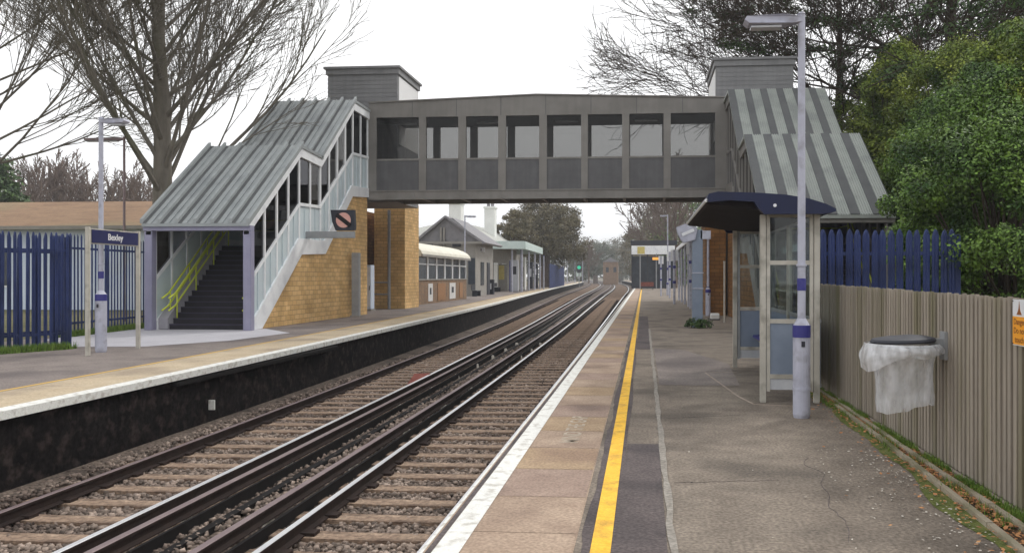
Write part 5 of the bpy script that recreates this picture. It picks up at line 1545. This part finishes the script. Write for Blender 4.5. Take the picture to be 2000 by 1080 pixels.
# ------------------------------------------------------------------ right platform beyond the bridge
mr_ = thing('lean_to_shelter', 'platform building with a sloping dark roof edged in white, right platform', 'shelter', (3.4, 48, 0))
ro_ = MB(); ro_.prism([(2.35, 3.50), (2.35, 3.60), (5.5, 4.3), (5.5, 4.2)], 40.5, 57.5, 'y'); ro_.build('roof', M['soffit'], mr_)
MB().box(2.27, 2.36, 40.4, 57.6, 3.44, 3.64).build('roof_edge', M['white_trim'], mr_)
MB().box(3.1, 5.4, 41.2, 57, 0, 3.5).build('wall', M['white_wall'], mr_)
for y_ in (42.5, 45.5, 48.5, 51.5, 54.5): MB().box(3.04, 3.11, y_, y_ + 1.8, 1.1, 3.0).build('window', M['glass_far'], mr_)
for y_ in (41, 45, 49, 53, 57): 
    MB().cyl(2.45, y_, 0, 3.5, .07, 10).build('post', M['lamp_paint'], mr_)
gw = MB(); gw.box(2.62, 2.95, 38.8, 41.0, 0, 2.15)
single('rendered_wall', gw, M['kerb'], 'short pale mossy wall left of the indicator column', 'wall', loc=(2.7, 39, 0), bevel=.02)
# indicator column with tilted box
x, y, d = at_px(1362, 640)
ic = thing('indicator_column', 'wide blue grey column carrying a tilted camera box, right platform', 'column', (x, y, 0))
MB().box(x - .17, x + .17, y - .1, y + .15, 0, 3.15).build('column', M['opal'], ic, bevel=.02)
b1 = MB(); b1.prism([(-.66, -.05), (-.18, .12), (.02, -.10), (-.06, -.46), (-.44, -.56), (-.60, -.30)], y - .2, y + .25, 'y')
b1.v = [(x - .02 + vx * 1.0, vy, 3.28 + vz) for vx, vy, vz in b1.v]
b1.build('tilted_box', M['lamp_paint'], ic, bevel=.015)
MB().bar((x - .50, y - .215, 2.98), (x - .12, y - .215, 3.14), .01, .10).build('box_label', M['sign_white'], ic)
MB().box(x + .1, x + .42, y - .1, y + .1, 2.85, 3.12).build('side_box', M['lamp_paint'], ic)
MB().bar((x + .1, y, 2.95), (x + .35, y, 2.95), .03, .03).build('stay', M['grey_frame'], ic)
for zz in (1.25, 1.75): MB().box(x - .19, x + .19, y - .12, y + .17, zz, zz + .03).build('strap', M['lamp_paint'], ic)
bush('ground_plant', 'low dark plant growing round the foot of the indicator column', (x, y - .15, 0), .42, .30, .28, 90, M['leaf_dark'], nclump=26, each=60, size=.035, clump=.12, stems=False, cat='plant', zmin=.0)
# slim pole beside the brown pier, small white box at its foot
x, y, d = at_px(1415, 630)
t = thing('slim_post', 'slim pale post in front of the brown brick pier', 'post', (x, y, 0))
MB().cyl(x, y, 0, 2.15, .035, 8).build('shaft', M['cream_frame'], t); MB().cyl(x, y, 2.15, 2.2, .045, 8).build('cap', M['cream_frame'], t)
box_thing('junction_box', 'small white box on the ground at the foot of the brown brick pier', 'box', 1388, 1405, 612, 625, 'white_wall', .3, parts=(('lid', .05, .95, .7, .95, 'white_trim'),))
# far canopy with lit sign, ticket posts
x0, y0 = Xd(1232, 112); x1 = x0 + 90 / 1600 * 112
fc = thing('far_canopy', 'far dark roofed platform canopy with a pale fascia on the right platform', 'canopy', (x0, y0, 0))
def zc(py): return 1.65 + (540 - py) * 112 / 1600
MB().box(x0, x1, y0, y0 + 16, zc(478), zc(470)).build('roof', M['dark_paint'], fc)
MB().box(x0 + .1, x1 - .3, y0 - .08, y0 + .05, zc(497), zc(480)).build('fascia', M['white_trim'], fc)
MB().box(x0 + .9, x0 + 1.9, y0 - .1, y0 - .082, zc(496), zc(482)).build('yellow_panel', M['poster_yellow'], fc)
for i, q in enumerate((.1, 1.2, 2.2, 3.4, 4.6, 5.8)):
    MB().box(x0 + q, x0 + q + .16, y0 + .1, y0 + .3, 0, zc(497)).build('post', M['dark_paint' if i % 2 == 0 else 'grey_frame'], fc)
MB().box(x0 + .2, x1 - .3, y0 + 3, y0 + 3.05, 0, zc(500)).build('back_glazing', M['glass_far'], fc)
t = thing('next_train_display', 'small orange lit display under the far canopy', 'display', (x0 + 3.4, y0 - .6, zc(510)))
MB().box(x0 + 2.9, x0 + 4.2, y0 - .5, y0 - .3, zc(509), zc(501)).build('case', M['dark_paint'], t)
MB().box(x0 + 2.95, x0 + 4.15, y0 - .52, y0 - .502, zc(508), zc(503)).build('lit_face', M['orange_lamp'], t)
MB().cyl(x0 + 3.5, y0 - .4, zc(501), zc(495), .04, 6).build('hanger', M['grey_frame'], t)
for i, (px, pyb, pyt, lab) in enumerate([(1291, 578, 500, 'white ticket post with blue bands, farthest of the row'), (1308, 582, 492, 'white ticket post with blue bands, second of the row'),
                                         (1317, 594, 488, 'white ticket post with blue bands, third of the row'), (1349, 603, 470, 'white post with blue bands beside the pale mossy wall')]):
    x, y, d = at_px(px, pyb); h = (pyb - pyt) * d / 1600
    t = thing('banded_post', lab, 'post', (x, y, 0), 'white posts with blue bands on the right platform')
    MB().cyl(x, y, 0, h, .075, 10).build('shaft', M['lamp_paint'], t)
    for q in (.38, .66): MB().cyl(x, y, h * q, h * q + .16, .10, 10).build('band', M['blue_band'], t)
    MB().box(x - .22, x + .22, y - .02, y + .02, h * .80, h * 1.0).build('sign_plate', M['sign_white'], t)
x, y, d = at_px(1264, 566)
t = thing('platform_bench', 'small dark red bench far along the right platform', 'bench', (x, y, 0))
MB().box(x - .8, x + .8, y - .2, y + .2, .42, .48).build('seat', M['red_board'], t); MB().box(x - .8, x + .8, y + .18, y + .24, .5, .95).build('backrest', M['red_board'], t)
for q in (-.7, .7): MB().box(x + q - .04, x + q + .04, y - .15, y + .2, 0, .42).build('leg', M['dark_paint'], t)
# right boundary wall beyond the bridge

# ------------------------------------------------------------------ haze: an even pale air over the whole place
hz = MB(); hz.box(-480, 480, -60, 640, -2.5, 34)
ho = hz.build('haze', M['joint']); ho['kind'] = 'stuff'
hm = bpy.data.materials.new('haze'); hm.use_nodes = True
ht = hm.node_tree; ht.nodes.clear()
hout = ht.nodes.new("ShaderNodeOutputMaterial"); hv = ht.nodes.new("ShaderNodeVolumePrincipled")
hv.inputs['Color'].default_value = (.92, .95, 1, 1); hv.inputs['Density'].default_value = 0.0007
ht.links.new(hv.outputs[0], hout.inputs['Volume'])
ho.data.materials.clear(); ho.data.materials.append(hm)
